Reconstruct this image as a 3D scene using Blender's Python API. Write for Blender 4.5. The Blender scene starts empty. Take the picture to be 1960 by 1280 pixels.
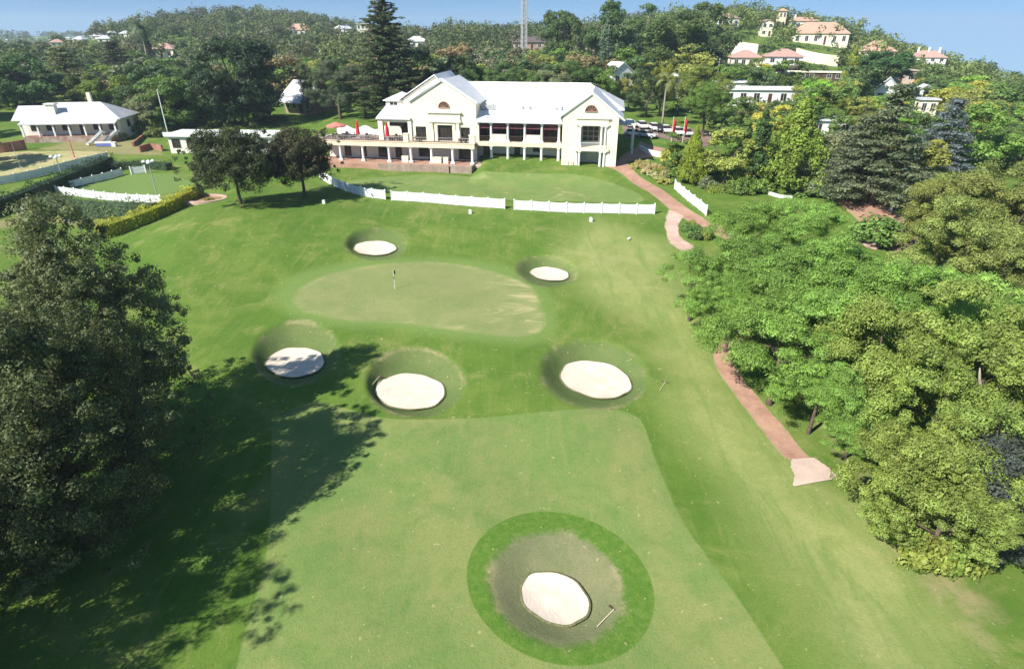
import bpy, math, random
import numpy as np
from mathutils import Vector, Matrix
R = math.radians
SC = bpy.context.scene
COL = SC.collection
random.seed(7)
RNG = np.random.default_rng(7)

# ------------------------------------------------------------------ camera, light, exposure
CAM_Z, PITCH, FPX = 22.0, R(27.0), 1150.0          # focal length in photograph pixels (1960 wide)
cam = bpy.data.cameras.new('camera'); cam.sensor_width = 36.0
cam.lens = FPX / 1960 * 36.0; cam.clip_start = 0.5; cam.clip_end = 12000
camo = bpy.data.objects.new('camera', cam); COL.objects.link(camo)
camo.location = (0, 0, CAM_Z); camo.rotation_euler = (R(90) - PITCH, 0, 0)
SC.camera = camo

SUN_EL = R(41); SHADOW_DIR = R(37)                  # shadows run to the right and away
W = bpy.data.worlds.new('World'); SC.world = W; W.use_nodes = True
nt = W.node_tree; nt.nodes.clear()
wo = nt.nodes.new('ShaderNodeOutputWorld'); bg = nt.nodes.new('ShaderNodeBackground')
sky = nt.nodes.new('ShaderNodeTexSky'); sky.sky_type = 'NISHITA'; sky.sun_disc = False
sky.sun_elevation = SUN_EL
sdx, sdy = -math.cos(SHADOW_DIR), -math.sin(SHADOW_DIR)      # horizontal direction TO the sun
sky.sun_rotation = math.atan2(sdx, sdy)
sky.altitude = 1500; sky.air_density = 1.0; sky.dust_density = 0.15; sky.ozone_density = 0.7
tc = nt.nodes.new('ShaderNodeTexCoord'); va = nt.nodes.new('ShaderNodeVectorMath'); va.operation = 'ADD'; va.inputs[1].default_value = (0, 0, .24)
vn = nt.nodes.new('ShaderNodeVectorMath'); vn.operation = 'NORMALIZE'; nt.links.new(tc.outputs['Generated'], va.inputs[0]); nt.links.new(va.outputs[0], vn.inputs[0]); nt.links.new(vn.outputs[0], sky.inputs['Vector'])   # high altitude sky: blue down to the horizon
bg.inputs['Strength'].default_value = 0.085
tn = nt.nodes.new('ShaderNodeMix'); tn.data_type = 'RGBA'; tn.blend_type = 'MULTIPLY'; tn.inputs[0].default_value = 1.0; tn.inputs[7].default_value = (.86, 1.06, 1.10, 1)
nt.links.new(sky.outputs[0], tn.inputs[6]); nt.links.new(tn.outputs[2], bg.inputs['Color']); nt.links.new(bg.outputs[0], wo.inputs['Surface'])
sl = bpy.data.lights.new('sun', 'SUN'); sl.energy = 4.6; sl.angle = R(0.55); sl.color = (1.0, 0.955, 0.87)
so = bpy.data.objects.new('sun', sl); COL.objects.link(so)
tosun = Vector((sdx * math.cos(SUN_EL), sdy * math.cos(SUN_EL), math.sin(SUN_EL)))
so.rotation_euler = tosun.to_track_quat('Z', 'Y').to_euler(); so.location = (-40, -20, 90)
SC.view_settings.view_transform = 'Standard'; SC.view_settings.look = 'None'
SC.view_settings.exposure = 0.92; SC.view_settings.gamma = 1.0
SC.cycles.max_bounces = 6; SC.cycles.diffuse_bounces = 3; SC.cycles.glossy_bounces = 2
SC.cycles.transmission_bounces = 4; SC.cycles.transparent_max_bounces = 6
SC.cycles.sample_clamp_indirect = 6

# ------------------------------------------------------------------ small helpers
def tag(o, label=None, cat=None, group=None, kind=None):
    if label: o['label'] = label
    if cat: o['category'] = cat
    if group: o['group'] = group
    if kind: o['kind'] = kind
    return o

def empty(name, loc, rz=0.0, label=None, cat=None, group=None):
    o = bpy.data.objects.new(name, None); COL.objects.link(o)
    o.location = loc; o.rotation_euler = (0, 0, rz); o.empty_display_size = 0.3
    return tag(o, label, cat, group)

def link(name, me, parent=None, loc=None, mat=None):
    o = bpy.data.objects.new(name, me); COL.objects.link(o)
    if parent: o.parent = parent
    if loc is not None: o.location = loc
    return o

def copy_tree(o, parent=None):
    c = o.copy(); COL.objects.link(c); c.parent = parent
    for ch in list(o.children): copy_tree(ch, c)
    return c

class MB:
    """collects simple shapes, build() links them as ONE mesh"""
    def __init__(s): s.v = []; s.f = []
    def add(s, vs, fs):
        n = len(s.v); s.v += [tuple(map(float, p)) for p in vs]; s.f += [tuple(i + n for i in f) for f in fs]; return s
    def box(s, x0, x1, y0, y1, z0, z1):
        return s.add([(x0,y0,z0),(x1,y0,z0),(x1,y1,z0),(x0,y1,z0),(x0,y0,z1),(x1,y0,z1),(x1,y1,z1),(x0,y1,z1)],
                     [(0,3,2,1),(4,5,6,7),(0,1,5,4),(1,2,6,5),(2,3,7,6),(3,0,4,7)])
    def obox(s, a, b, w, h, z=0.0):
        """upright slab from a to b (3-D base points), width w, height h"""
        a, b = np.array(a, float), np.array(b, float); d = b - a; d[2] = 0
        n = np.array((-d[1], d[0], 0)) / (np.linalg.norm(d) + 1e-9) * w / 2
        up = np.array((0, 0, h)); o = np.array((0, 0, z))
        vs = [a-n+o, b-n+o, b+n+o, a+n+o, a-n+o+up, b-n+o+up, b+n+o+up, a+n+o+up]
        return s.add(vs, [(0,3,2,1),(4,5,6,7),(0,1,5,4),(1,2,6,5),(2,3,7,6),(3,0,4,7)])
    def prism(s, poly, axis, a, b):
        """2-D polygon extruded along axis 'x','y' or 'z' from a to b"""
        n = len(poly)
        def P(p, t):
            return (t, p[0], p[1]) if axis == 'x' else ((p[0], t, p[1]) if axis == 'y' else (p[0], p[1], t))
        vs = [P(p, a) for p in poly] + [P(p, b) for p in poly]
        fs = [tuple(range(n - 1, -1, -1)), tuple(range(n, 2 * n))]
        fs += [(i, (i + 1) % n, n + (i + 1) % n, n + i) for i in range(n)]
        return s.add(vs, fs)
    def tube(s, pts, rad, n=8, cap=True):
        pts = [np.array(p, float) for p in pts]
        if not hasattr(rad, '__len__'): rad = [rad] * len(pts)
        vs = []; fs = []
        for i, p in enumerate(pts):
            d = pts[min(i+1, len(pts)-1)] - pts[max(i-1, 0)]; d /= np.linalg.norm(d) + 1e-9
            e = np.array((0, 0, 1.0)) if abs(d[2]) < .9 else np.array((1.0, 0, 0))
            a = np.cross(d, e); a /= np.linalg.norm(a); b = np.cross(d, a)
            for k in range(n):
                t = 2 * math.pi * k / n
                vs.append(p + (a * math.cos(t) + b * math.sin(t)) * rad[i])
        for i in range(len(pts) - 1):
            for k in range(n):
                fs.append((i*n+k, i*n+(k+1) % n, (i+1)*n+(k+1) % n, (i+1)*n+k))
        if cap: fs += [tuple(range(n - 1, -1, -1)), tuple(range((len(pts)-1)*n, len(pts)*n))]
        return s.add(vs, fs)
    def ball(s, c, r, n=10, m=7):
        if not hasattr(r, '__len__'): r = (r, r, r)
        vs = [(c[0], c[1], c[2]+r[2])]; fs = []
        for i in range(1, m):
            a = math.pi * i / m
            for k in range(n):
                t = 2*math.pi*k/n
                vs.append((c[0]+r[0]*math.sin(a)*math.cos(t), c[1]+r[1]*math.sin(a)*math.sin(t), c[2]+r[2]*math.cos(a)))
        vs.append((c[0], c[1], c[2]-r[2])); L = len(vs)-1
        for k in range(n): fs.append((0, 1+k, 1+(k+1) % n)); fs.append((L, L-1-k, L-1-(k+1) % n))
        for i in range(m-2):
            for k in range(n): fs.append((1+i*n+k, 1+(i+1)*n+k, 1+(i+1)*n+(k+1) % n, 1+i*n+(k+1) % n))
        return s.add(vs, fs)
    def mesh(s, name, mat, smooth=False):
        me = bpy.data.meshes.new(name); me.from_pydata(s.v, [], s.f)
        if mat: me.materials.append(mat)
        if smooth: me.polygons.foreach_set('use_smooth', [True] * len(me.polygons))
        me.update(); return me
    def build(s, name, mat, parent=None, loc=None, smooth=False, bevel=0.0):
        o = link(name, s.mesh(name, mat, smooth), parent, loc)
        if bevel:
            m = o.modifiers.new('bevel', 'BEVEL'); m.width = bevel; m.segments = 1; m.limit_method = 'ANGLE'
        return o

# ------------------------------------------------------------------ materials
def mat_new(name):
    m = bpy.data.materials.new(name); m.use_nodes = True
    n = m.node_tree; b = n.nodes['Principled BSDF']; return m, n, b
def node(n, t, **kw):
    x = n.nodes.new(t)
    for k, v in kw.items():
        if hasattr(x, k): setattr(x, k, v)
        else: x.inputs[k].default_value = v
    return x
def rgb(c): return (c[0], c[1], c[2], 1.0)
def mixc(n, fac, a, b, mode='MIX'):
    x = n.nodes.new('ShaderNodeMix'); x.data_type = 'RGBA'; x.blend_type = mode
    for s, v in ((x.inputs[0], fac), (x.inputs[6], a), (x.inputs[7], b)):
        if hasattr(v, 'is_output'): n.links.new(v, s)
        elif hasattr(v, '__len__'): s.default_value = rgb(v)
        else: s.default_value = v
    return x.outputs[2]
def ramp(n, src, lo, hi, a=0.0, b=1.0):
    x = n.nodes.new('ShaderNodeMapRange'); x.interpolation_type = 'SMOOTHSTEP'
    n.links.new(src, x.inputs[0])
    for i, v in ((1, lo), (2, hi), (3, a), (4, b)): x.inputs[i].default_value = v
    return x.outputs[0]
def noise(n, scale, detail=4, rough=.55, vec=None, dist=0.0):
    x = n.nodes.new('ShaderNodeTexNoise'); x.inputs['Scale'].default_value = scale
    x.inputs['Detail'].default_value = detail; x.inputs['Roughness'].default_value = rough
    x.inputs['Distortion'].default_value = dist
    if vec is not None: n.links.new(vec, x.inputs['Vector'])
    return x.outputs[0]
def mth(n, op, a, b=None):
    x = n.nodes.new('ShaderNodeMath'); x.operation = op
    for i, v in enumerate((a, b)):
        if v is None: continue
        if hasattr(v, 'is_output'): n.links.new(v, x.inputs[i])
        else: x.inputs[i].default_value = v
    return x.outputs[0]
def gpos(n): return n.nodes.new('ShaderNodeNewGeometry').outputs['Position']
def opos(n): return n.nodes.new('ShaderNodeTexCoord').outputs['Object']

def simple(name, col, rough=.6, var=.12, scale=1.5, spec=.3, metal=0.0, bump=0.0, dirt=None, fine=0.0):
    """plain weathered surface: two noises of tone, optional dirt colour"""
    m, n, b = mat_new(name); v = opos(n)
    f = noise(n, scale, 5, .6, v)
    c = mixc(n, ramp(n, f, .3, .7), [k*(1-var) for k in col], [min(1, k*(1+var)) for k in col])
    if dirt is not None:
        c = mixc(n, ramp(n, noise(n, scale*.35, 6, .7, v, 1.0), .52, .78, 0, .6), c, dirt)
    if fine:
        c = mixc(n, ramp(n, noise(n, scale*14, 2, .5, v), .35, .65, 0, fine), c, [k*.5 for k in col])
    n.links.new(c, b.inputs['Base Color'])
    b.inputs['Roughness'].default_value = rough; b.inputs['Metallic'].default_value = metal
    b.inputs['Specular IOR Level'].default_value = spec
    if bump:
        bp = node(n, 'ShaderNodeBump', Strength=bump, Distance=.05)
        n.links.new(noise(n, scale*8, 3, .6, v), bp.inputs['Height']); n.links.new(bp.outputs[0], b.inputs['Normal'])
    return m

def brickmat(name, c1, c2, mortar, scale=4.0, rough=.85, use_world=False):
    m, n, b = mat_new(name)
    v = gpos(n) if use_world else opos(n)
    br = n.nodes.new('ShaderNodeTexBrick'); br.inputs['Scale'].default_value = scale
    br.inputs['Color1'].default_value = rgb(c1); br.inputs['Color2'].default_value = rgb(c2)
    br.inputs['Mortar'].default_value = rgb(mortar); br.inputs['Mortar Size'].default_value = .018
    n.links.new(v, br.inputs['Vector'])
    c = mixc(n, ramp(n, noise(n, .5, 5, .65, v), .3, .75), br.outputs[0], [k*.75 for k in c2])
    c = mixc(n, ramp(n, noise(n, 2.6, 5, .7, v), .5, .8, 0, .55), c, [min(1, k*1.35) for k in c1])
    if use_world:                                   # soil and grass creeping over the path edges
        ea = n.nodes.new('ShaderNodeAttribute'); ea.attribute_name = 'edge'
        c = mixc(n, ramp(n, mth(n, 'ADD', ea.outputs['Fac'], mth(n, 'MULTIPLY', mth(n, 'SUBTRACT', noise(n, 1.7, 5, .7, v), .5), .9)), .72, 1.02, 0, .8), c, (.27, .26, .12))
        c = mixc(n, ramp(n, noise(n, .9, 5, .75, v, 1.0), .5, .72, 0, .5), c, [k*.62 for k in c2])
    n.links.new(c, b.inputs['Base Color']); b.inputs['Roughness'].default_value = rough
    b.inputs['Specular IOR Level'].default_value = .2
    return m

def roofmat(name, col, pitch=.25, tile=False, rough=.5):
    """ribbed sheet or tiles, ribs running along local y/x by a wave bump"""
    m, n, b = mat_new(name); v = opos(n)
    c = mixc(n, ramp(n, noise(n, .6, 5, .65, v), .3, .75), [k*.82 for k in col], col)
    c = mixc(n, ramp(n, noise(n, 3.0, 4, .7, v), .55, .85, 0, .4), c, [k*.6 for k in col])
    if tile:
        vo = node(n, 'ShaderNodeTexVoronoi', Scale=3.0); n.links.new(v, vo.inputs['Vector'])
        c = mixc(n, .35, c, mixc(n, vo.outputs['Color'], [k*.55 for k in col], [min(1, k*1.3) for k in col]))
    w = n.nodes.new('ShaderNodeTexWave'); w.inputs['Scale'].default_value = 1.0/pitch*.32
    w.bands_direction = 'X'; n.links.new(v, w.inputs['Vector'])
    bp = node(n, 'ShaderNodeBump', Strength=.35, Distance=.04); n.links.new(w.outputs['Fac'], bp.inputs['Height'])
    n.links.new(bp.outputs[0], b.inputs['Normal']); n.links.new(c, b.inputs['Base Color'])
    b.inputs['Roughness'].default_value = rough; b.inputs['Specular IOR Level'].default_value = .3
    return m

def leafmat():
    m, n, b = mat_new('leaf')
    oi = n.nodes.new('ShaderNodeObjectInfo'); at_ = n.nodes.new('ShaderNodeAttribute'); at_.attribute_name = 'tint'
    k = ramp(n, at_.outputs['Fac'], 0, 1, 1.0, 2.0)
    c = mixc(n, 1.0, oi.outputs['Color'], k, 'MULTIPLY')
    # some leaves older and yellower
    at2 = n.nodes.new('ShaderNodeAttribute'); at2.attribute_name = 'age'
    c = mixc(n, ramp(n, at2.outputs['Fac'], .6, 1.0, 0, .4), c, mixc(n, 1.0, oi.outputs['Color'], (1.32, 1.14, .75), 'MULTIPLY'))
    n.links.new(c, b.inputs['Base Color'])
    b.inputs['Roughness'].default_value = .55; b.inputs['Specular IOR Level'].default_value = .28
    tr = n.nodes.new('ShaderNodeBsdfTranslucent'); n.links.new(mixc(n, 1.0, c, (1.15, 1.12, .55), 'MULTIPLY'), tr.inputs['Color'])
    mx = n.nodes.new('ShaderNodeMixShader'); mx.inputs[0].default_value = .3
    n.links.new(b.outputs[0], mx.inputs[1]); n.links.new(tr.outputs[0], mx.inputs[2])
    n.links.new(mx.outputs[0], n.nodes['Material Output'].inputs['Surface'])
    return m
M = {}
M['leaf'] = leafmat()
M['bark'] = simple('bark', (.11, .085, .062), .9, .3, 3, .1, bump=.5)
M['palebark'] = simple('pale_bark', (.3, .26, .21), .9, .3, 3, .1, bump=.4)
M['white'] = simple('white_paint', (.78, .78, .76), .5, .04, 1.2, .3, dirt=(.55, .53, .48))
M['cream'] = simple('cream_plaster', (.79, .72, .55), .75, .05, .8, .2, dirt=(.66, .6, .46))
M['wallw'] = simple('white_plaster', (.72, .68, .6), .8, .06, .8, .2, dirt=(.55, .5, .42))
M['fascia'] = simple('fascia_paint', (.76, .64, .46), .6, .06, .8, .2, dirt=(.6, .48, .34))
M['whiteroof'] = roofmat('white_sheet_roof', (.80, .80, .80), .25)
M['greyroof'] = roofmat('grey_sheet_roof', (.60, .60, .63), .25)
M['tinroof'] = roofmat('tin_roof', (.62, .63, .66), .25)
M['tileroof'] = roofmat('clay_tile_roof', (.50, .32, .235), .3, True, .8)
M['pinkroof'] = roofmat('faded_tile_roof', (.46, .29, .24), .3, True, .8)
M['darkroof'] = roofmat('dark_roof', (.13, .1, .1), .3, True, .8)
M['glass'] = simple('window_glass', (.035, .03, .03), .12, .3, 1.0, .5)
M['glassred'] = simple('wood_door', (.09, .04, .03), .4, .3, 1.0, .4)
M['maroon'] = simple('maroon_canvas', (.12, .04, .05), .8, .2, 2.0, .1)
M['pole'] = simple('grey_steel', (.38, .38, .38), .5, .1, 2, .4)
M['brick'] = brickmat('red_brick', (.38, .17, .11), (.29, .12, .085), (.42, .36, .3), 3.5)
M['stone'] = brickmat('stone_wall', (.40, .31, .25), (.31, .23, .18), (.45, .4, .34), 1.6)
M['paver'] = brickmat('brick_paving', (.46, .27, .19), (.40, .225, .16), (.45, .32, .24), 4.0, .9, True)
M['pinkpaver'] = brickmat('pale_brick_paving', (.60, .42, .33), (.55, .38, .30), (.6, .46, .38), 4.0, .9, True)
M['slab'] = simple('concrete_slab', (.52, .40, .33), .9, .12, .8, .2, dirt=(.42, .3, .24), fine=.15)
M['red'] = simple('red_canvas', (.62, .025, .04), .7, .12, 3, .2)
M['salmon'] = simple('faded_red_canvas', (.62, .2, .16), .7, .12, 3, .2)
M['darkwood'] = simple('dark_wood', (.09, .06, .045), .6, .3, 4, .3)
M['yellow'] = simple('yellow_paint', (.7, .55, .05), .5, .1, 3, .3)
M['bluep'] = simple('blue_paint', (.16, .18, .5), .5, .1, 3, .3)
M['tarmac'] = simple('tarmac', (.22, .15, .13), .9, .2, .6, .2, fine=.2)
M['soil'] = simple('bare_soil', (.34, .2, .13), .95, .25, .5, .1)
M['tyre'] = simple('rubber', (.02, .02, .02), .8, .1, 3, .2)
# ------------------------------------------------------------------ terrain
_py = np.array([-80, 0, 24, 36, 44, 50, 58, 68, 76, 82, 88, 100, 110, 115, 122, 132, 145, 170, 200, 260, 350, 450, 700, 1200, 6000], float)
_pz = np.array([-7.4, -6.9, -6.5, -6.0, -5.4, -5.0, -4.2, -3.7, -2.7, -1.9, -1.55, -1.4, -1.45, -1.1, -.5, .6, 1.6, 2.0, 2.4, 3.5, 4, 3, -3, -12, -30], float)
_ly = np.array([-80, 0, 40, 60, 78, 86, 96, 120, 150, 180, 250, 350, 450, 700, 1200, 6000], float)
_lz = np.array([-7.6, -7.2, -5.8, -4.4, -3.2, -2.6, -1.6, -.8, -.2, 1.0, 2.5, 3, 1, -6, -14, -30], float)
_ty = np.concatenate([np.arange(-80, 300, .5), np.arange(300, 6001, 20.0)])
def _smooth(xs, zs, s):
    z = np.interp(_ty, xs, zs); n = int((300+80)/.5)
    k = np.exp(-.5*(np.arange(-12, 13)/s)**2); k /= k.sum()
    z[:n] = np.convolve(np.pad(z[:n], 12, mode='edge'), k, 'valid'); return z
_PZ = _smooth(_py, _pz, 6.0); _LZ = _smooth(_ly, _lz, 6.0)
def sst(a, b, x):
    t = np.clip((x - a) / (b - a), 0, 1); return t*t*(3-2*t)
def gs(x, y, cx, cy, sx, sy): return np.exp(-.5*(((x-cx)/sx)**2 + ((y-cy)/sy)**2))
def hb(x, y):
    """height of the land without the bunker pits"""
    x = np.asarray(x, float); y = np.asarray(y, float)
    P = np.interp(y, _ty, _PZ); L = np.interp(y, _ty, _LZ)
    wl = sst(-40, -53, x)
    z = P*(1-wl) + L*wl
    z = z + 1.1*gs(x, y, -41, 80, 8, 8) + .7*gs(x, y, -33, 74, 9, 9)          # the mound left of the green
    z = z + 1.35*sst(99, 107.5, y) * sst(130, 118, y) * sst(-7.5, -4.5, x) * sst(60, 30, x)      # bank in front of the middle block
    z = z - sst(60, 240, x) * sst(60, 160, y) * 20.0                           # the land falls away to the right
    z = z - sst(26, 60, x) * sst(95, 40, y) * 1.5
    z = z + 33*gs(x, y, 178, 450, np.where(x < 178, 74, 66), 125)       # koppie with the villas
    z = z + 32*gs(x, y, -235, 630, 95, 140)                                    # wooded ridge on the left
    z = z + 5*gs(x, y, -110, 430, 90, 120) + 6*gs(x, y, 0, 440, 75, 110)
    z = z + 20*gs(x, y, -1100, 1500, 700, 300)
    z = z - .075*np.maximum(0, x-240) * sst(250, 420, y)
    z = z + .12*np.sin(x*.21+1.3)*np.sin(y*.17) + .05*np.sin(x*.5+y*.31)
    return z

CT, ST = math.cos(PITCH), math.sin(PITCH)
def ray(px, py):
    dx = (px-980)/FPX; dy = -(py-640)/FPX
    return np.array((dx, CT + dy*ST, -ST + dy*CT))
_TT = np.concatenate([np.linspace(8, 200, 1600), np.linspace(200.5, 2500, 2300)])
def at(px, py, dz=0.0, f=None):
    """the point of the land (raised by dz) seen at a photograph pixel"""
    f = f or hb
    d = ray(px, py); P = np.outer(_TT, d); P[:, 2] += CAM_Z
    g = P[:, 2] - f(P[:, 0], P[:, 1]) - dz
    i = np.argmax(g < 0)
    if g[i] >= 0: i = len(_TT) - 1
    a, b = (_TT[i-1], _TT[i]) if i else (_TT[0], _TT[0])
    for _ in range(14):
        c = (a+b)/2; p = d*c; p[2] += CAM_Z
        if p[2] - f(p[0], p[1]) - dz < 0: b = c
        else: a = c
    p = d*b; p[2] = float(f(p[0], p[1])); return p
def atz(px, py, z):
    d = ray(px, py); t = (z - CAM_Z)/d[2]; return np.array((d[0]*t, d[1]*t, z))
def aty(px, py, Y):
    d = ray(px, py); t = Y/d[1]; return np.array((d[0]*t, Y, CAM_Z + d[2]*t))
def proj(p):
    x, y, z = p[0], p[1], p[2]-CAM_Z
    dep = y*CT - z*ST; return 980 + FPX*x/dep, 640 - FPX*(y*ST + z*CT)/dep, dep
def smooth_loop(pts, n=96, closed=True):
    pts = np.asarray(pts, float); N = len(pts); out = []
    seg = N if closed else N-1
    per = max(2, n//seg)
    for i in range(seg):
        if closed: p0, p1, p2, p3 = pts[i-1], pts[i], pts[(i+1) % N], pts[(i+2) % N]
        else: p0, p1, p2, p3 = pts[max(i-1, 0)], pts[i], pts[i+1], pts[min(i+2, N-1)]
        for k in range(per):
            t = k/per
            out.append(.5*((2*p1)+(p2-p0)*t+(2*p0-5*p1+4*p2-p3)*t*t+(3*p1-p0-3*p2+p3)*t**3))
    if not closed: out.append(pts[-1])
    return np.array(out)
def ell(cx, cy, rx, ry, rot=0, n=48, egg=0.0):
    t = np.linspace(0, 2*math.pi, n, endpoint=False); a = np.cos(t)*rx*(1+egg*np.sin(t)); b = np.sin(t)*ry
    c, s = math.cos(R(rot)), math.sin(R(rot)); return np.stack([cx + a*c - b*s, cy + a*s + b*c], 1)
def wpoly(pxs, f=None): return np.array([at(a, b, 0, f)[:2] for a, b in pxs])
def sdf(poly, x, y):
    """signed distance (positive inside) of points to a 2-D polygon"""
    sh = x.shape; x = x.ravel(); y = y.ravel(); out = np.full(x.shape, -60.0)
    lo = poly.min(0) - 12; hi = poly.max(0) + 12
    m = (x > lo[0]) & (x < hi[0]) & (y > lo[1]) & (y < hi[1])
    X, Y = x[m], y[m]; best = np.full(X.shape, 1e9); ins = np.zeros(X.shape, bool)
    for i in range(len(poly)):
        a = poly[i]; b = poly[(i+1) % len(poly)]; d = b-a; L = d@d + 1e-12
        t = np.clip(((X-a[0])*d[0] + (Y-a[1])*d[1])/L, 0, 1)
        best = np.minimum(best, (X-a[0]-t*d[0])**2 + (Y-a[1]-t*d[1])**2)
        if a[1] != b[1]:
            c = (a[1] > Y) != (b[1] > Y); ins ^= c & (X < (b[0]-a[0])*(Y-a[1])/(b[1]-a[1]) + a[0])
    d = np.sqrt(best); out[m] = np.where(ins, d, -d); return out.reshape(sh)

# bunkers: rim ellipse and sand ellipse in photograph pixels, pit depth
BUNK = [dict(rim=ell(1066, 1126, 136, 112, 22), sand=ell(1062, 1148, 67, 46, 24), d=.62,
             lab='egg shaped white sand bunker alone in the fairway nearest the camera'),
        dict(rim=ell(566, 676, 86, 63, -6), sand=ell(566, 696, 55, 28, -4), d=.95,
             lab='round sand bunker with branch shadows falling across its sand'),
        dict(rim=ell(796, 732, 96, 69, 4), sand=ell(785, 752, 66, 34, 2), d=1.0,
             lab='pinkish sand bunker at the tip of the big tree shadow'),
        dict(rim=ell(1136, 716, 106, 68, 8), sand=ell(1140, 729, 68, 34, 11), d=1.0,
             lab='bright white oval sand bunker right of the pinkish one, free of shadow'),
        dict(rim=ell(720, 467, 60, 33, 0), sand=ell(718, 477, 40, 13.5, 0), d=.8,
             lab='small oval sand bunker behind the green below the gap in the fence'),
        dict(rim=ell(1046, 519, 60, 31, 6), sand=ell(1052, 526.5, 36.5, 12.5, 6), d=.75,
             lab='smallest oval sand bunker beside the far end of the green near the path')]
for b in BUNK:
    b['rimw'] = wpoly(b['rim']); c = b['rimw'].mean(0); b['z'] = float(hb(c[0], c[1])) - b['d']
    b['sandw'] = np.array([atz(p[0], p[1], b['z'])[:2] for p in b['sand']])
    # keep the sand inside the rim
    s = sdf(b['rimw'], b['sandw'][:, 0], b['sandw'][:, 1]); 
    cs = b['sandw'].mean(0)
    for k in range(40):
        if s.min() > .45: break
        b['sandw'] = b['sandw'] + (c - cs)*.05; b['sandw'] = b['sandw'].mean(0) + (b['sandw']-b['sandw'].mean(0))*.99
        s = sdf(b['rimw'], b['sandw'][:, 0], b['sandw'][:, 1])
def pits(x, y):
    z = np.zeros(np.shape(x)); dr = np.full(np.shape(x), -60.0)
    for b in BUNK:
        r = sdf(b['rimw'], x, y); s = sdf(b['sandw'], x, y); ins = r > 0
        t = np.where(ins, r/(r + np.maximum(-s, 0) + 1e-6), 0); t = np.where(s > 0, 1, t)
        base = hb(x, y)
        z = np.where(ins, -(base - b['z'])*sst(-.12, 1.12, t)*(t > 0) - .05*(s > 0), z); dr = np.maximum(dr, r)
    return z, dr
def hz(x, y):
    x = np.asarray(x, float); y = np.asarray(y, float); sh = x.shape
    x1 = np.atleast_1d(x); y1 = np.atleast_1d(y)
    z = hb(x1, y1) + pits(x1, y1)[0]; return z.reshape(sh)

def axis(dense, tails):
    out = list(dense)
    v, s = dense[-1], dense[-1]-dense[-2]
    while v < tails[1]: s *= 1.12; v += s; out.append(v)
    v, s = dense[0], dense[1]-dense[0]; pre = []
    while v > tails[0]: s *= 1.12; v -= s; pre.append(v)
    return np.array(pre[::-1] + out)
gx = axis(np.concatenate([np.arange(-70, -42, .5), np.arange(-42, 30, .26), np.arange(30, 60, .5)]), (-3000, 3000))
gy = axis(np.concatenate([np.arange(8, 76, .26), np.arange(76, 130, .45)]), (-90, 3200))
GX, GY = np.meshgrid(gx, gy)
PZ, DRIM = pits(GX, GY)
GZ = hb(GX, GY) + PZ

FAIR = smooth_loop(wpoly([(452, 1279), (480, 1170), (505, 1090), (517, 980), (520, 860), (530, 800), (610, 770), (740, 800), (900, 800),
        (1040, 788), (1150, 782), (1222, 800), (1255, 880), (1300, 985), (1350, 1060), (1410, 1140), (1500, 1279), (1590, 1420), (1700, 1640), (380, 1640), (425, 1420)]), 190)
GREEN = smooth_loop(wpoly([(562, 573), (585, 545), (650, 520), (740, 505), (850, 503), (950, 522), (1015, 550), (1032, 585), (1042, 620),
        (1010, 642), (940, 640), (850, 628), (760, 618), (660, 612), (585, 596)]), 120)
APRON = smooth_loop(wpoly([(525, 575), (550, 535), (620, 510), (730, 495), (860, 494), (980, 512), (1040, 545), (1060, 590), (1062, 632),
        (1020, 658), (940, 656), (840, 642), (750, 630), (640, 625), (560, 606)]), 120)
PRAC = smooth_loop(wpoly([(640, 352), (720, 340), (830, 334), (960, 330), (1080, 333), (1160, 346), (1210, 365), (1232, 384), (1180, 388),
        (980, 383), (860, 373), (760, 366), (690, 362)]), 110)
BOWL = wpoly([(-160, 300), (60, 289), (205, 291), (212, 301), (120, 320), (0, 349), (-160, 385)])
COURT = wpoly([(110, 362), (240, 334), (330, 332), (375, 352), (330, 378), (300, 386), (120, 370)])
RING = smooth_loop(wpoly(ell(1073, 1126, 184, 142, 20, 40)), 120)
DIRT = [wpoly([(1690, 1010), (1760, 1040), (1850, 1090), (1930, 1190), (1880, 1230), (1780, 1130), (1700, 1060)]),
        wpoly([(-20, 425), (60, 400), (150, 415), (230, 425), (260, 440), (150, 433), (60, 428), (-20, 445)]),
        wpoly([(1560, 800), (1600, 850), (1660, 890), (1700, 960), (1650, 930), (1590, 860)]),
        wpoly([(165, 262), (260, 268), (330, 300), (240, 297), (120, 290), (70, 285)])]
PALE = wpoly([(1130, 420), (1290, 470), (1310, 560), (1380, 700), (1500, 880), (1560, 940), (1700, 960), (1840, 1180), (1960, 1500), (1760, 1500), (1530, 1150), (1400, 960), (1300, 790), (1260, 640), (1130, 560), (1060, 480)])
def sd(p): return sdf(p, GX, GY)
A = dict(d_fair=sd(FAIR), d_green=sd(GREEN), d_apron=sd(APRON), d_prac=sd(PRAC), d_bowl=np.maximum(sd(BOWL), sd(COURT) - 1.2 - 50),
         d_court=sd(COURT), d_ring=sd(RING), d_rim=DRIM, d_pale=sd(PALE), d_dirt=np.maximum.reduce([sd(p) for p in DIRT]))

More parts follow.
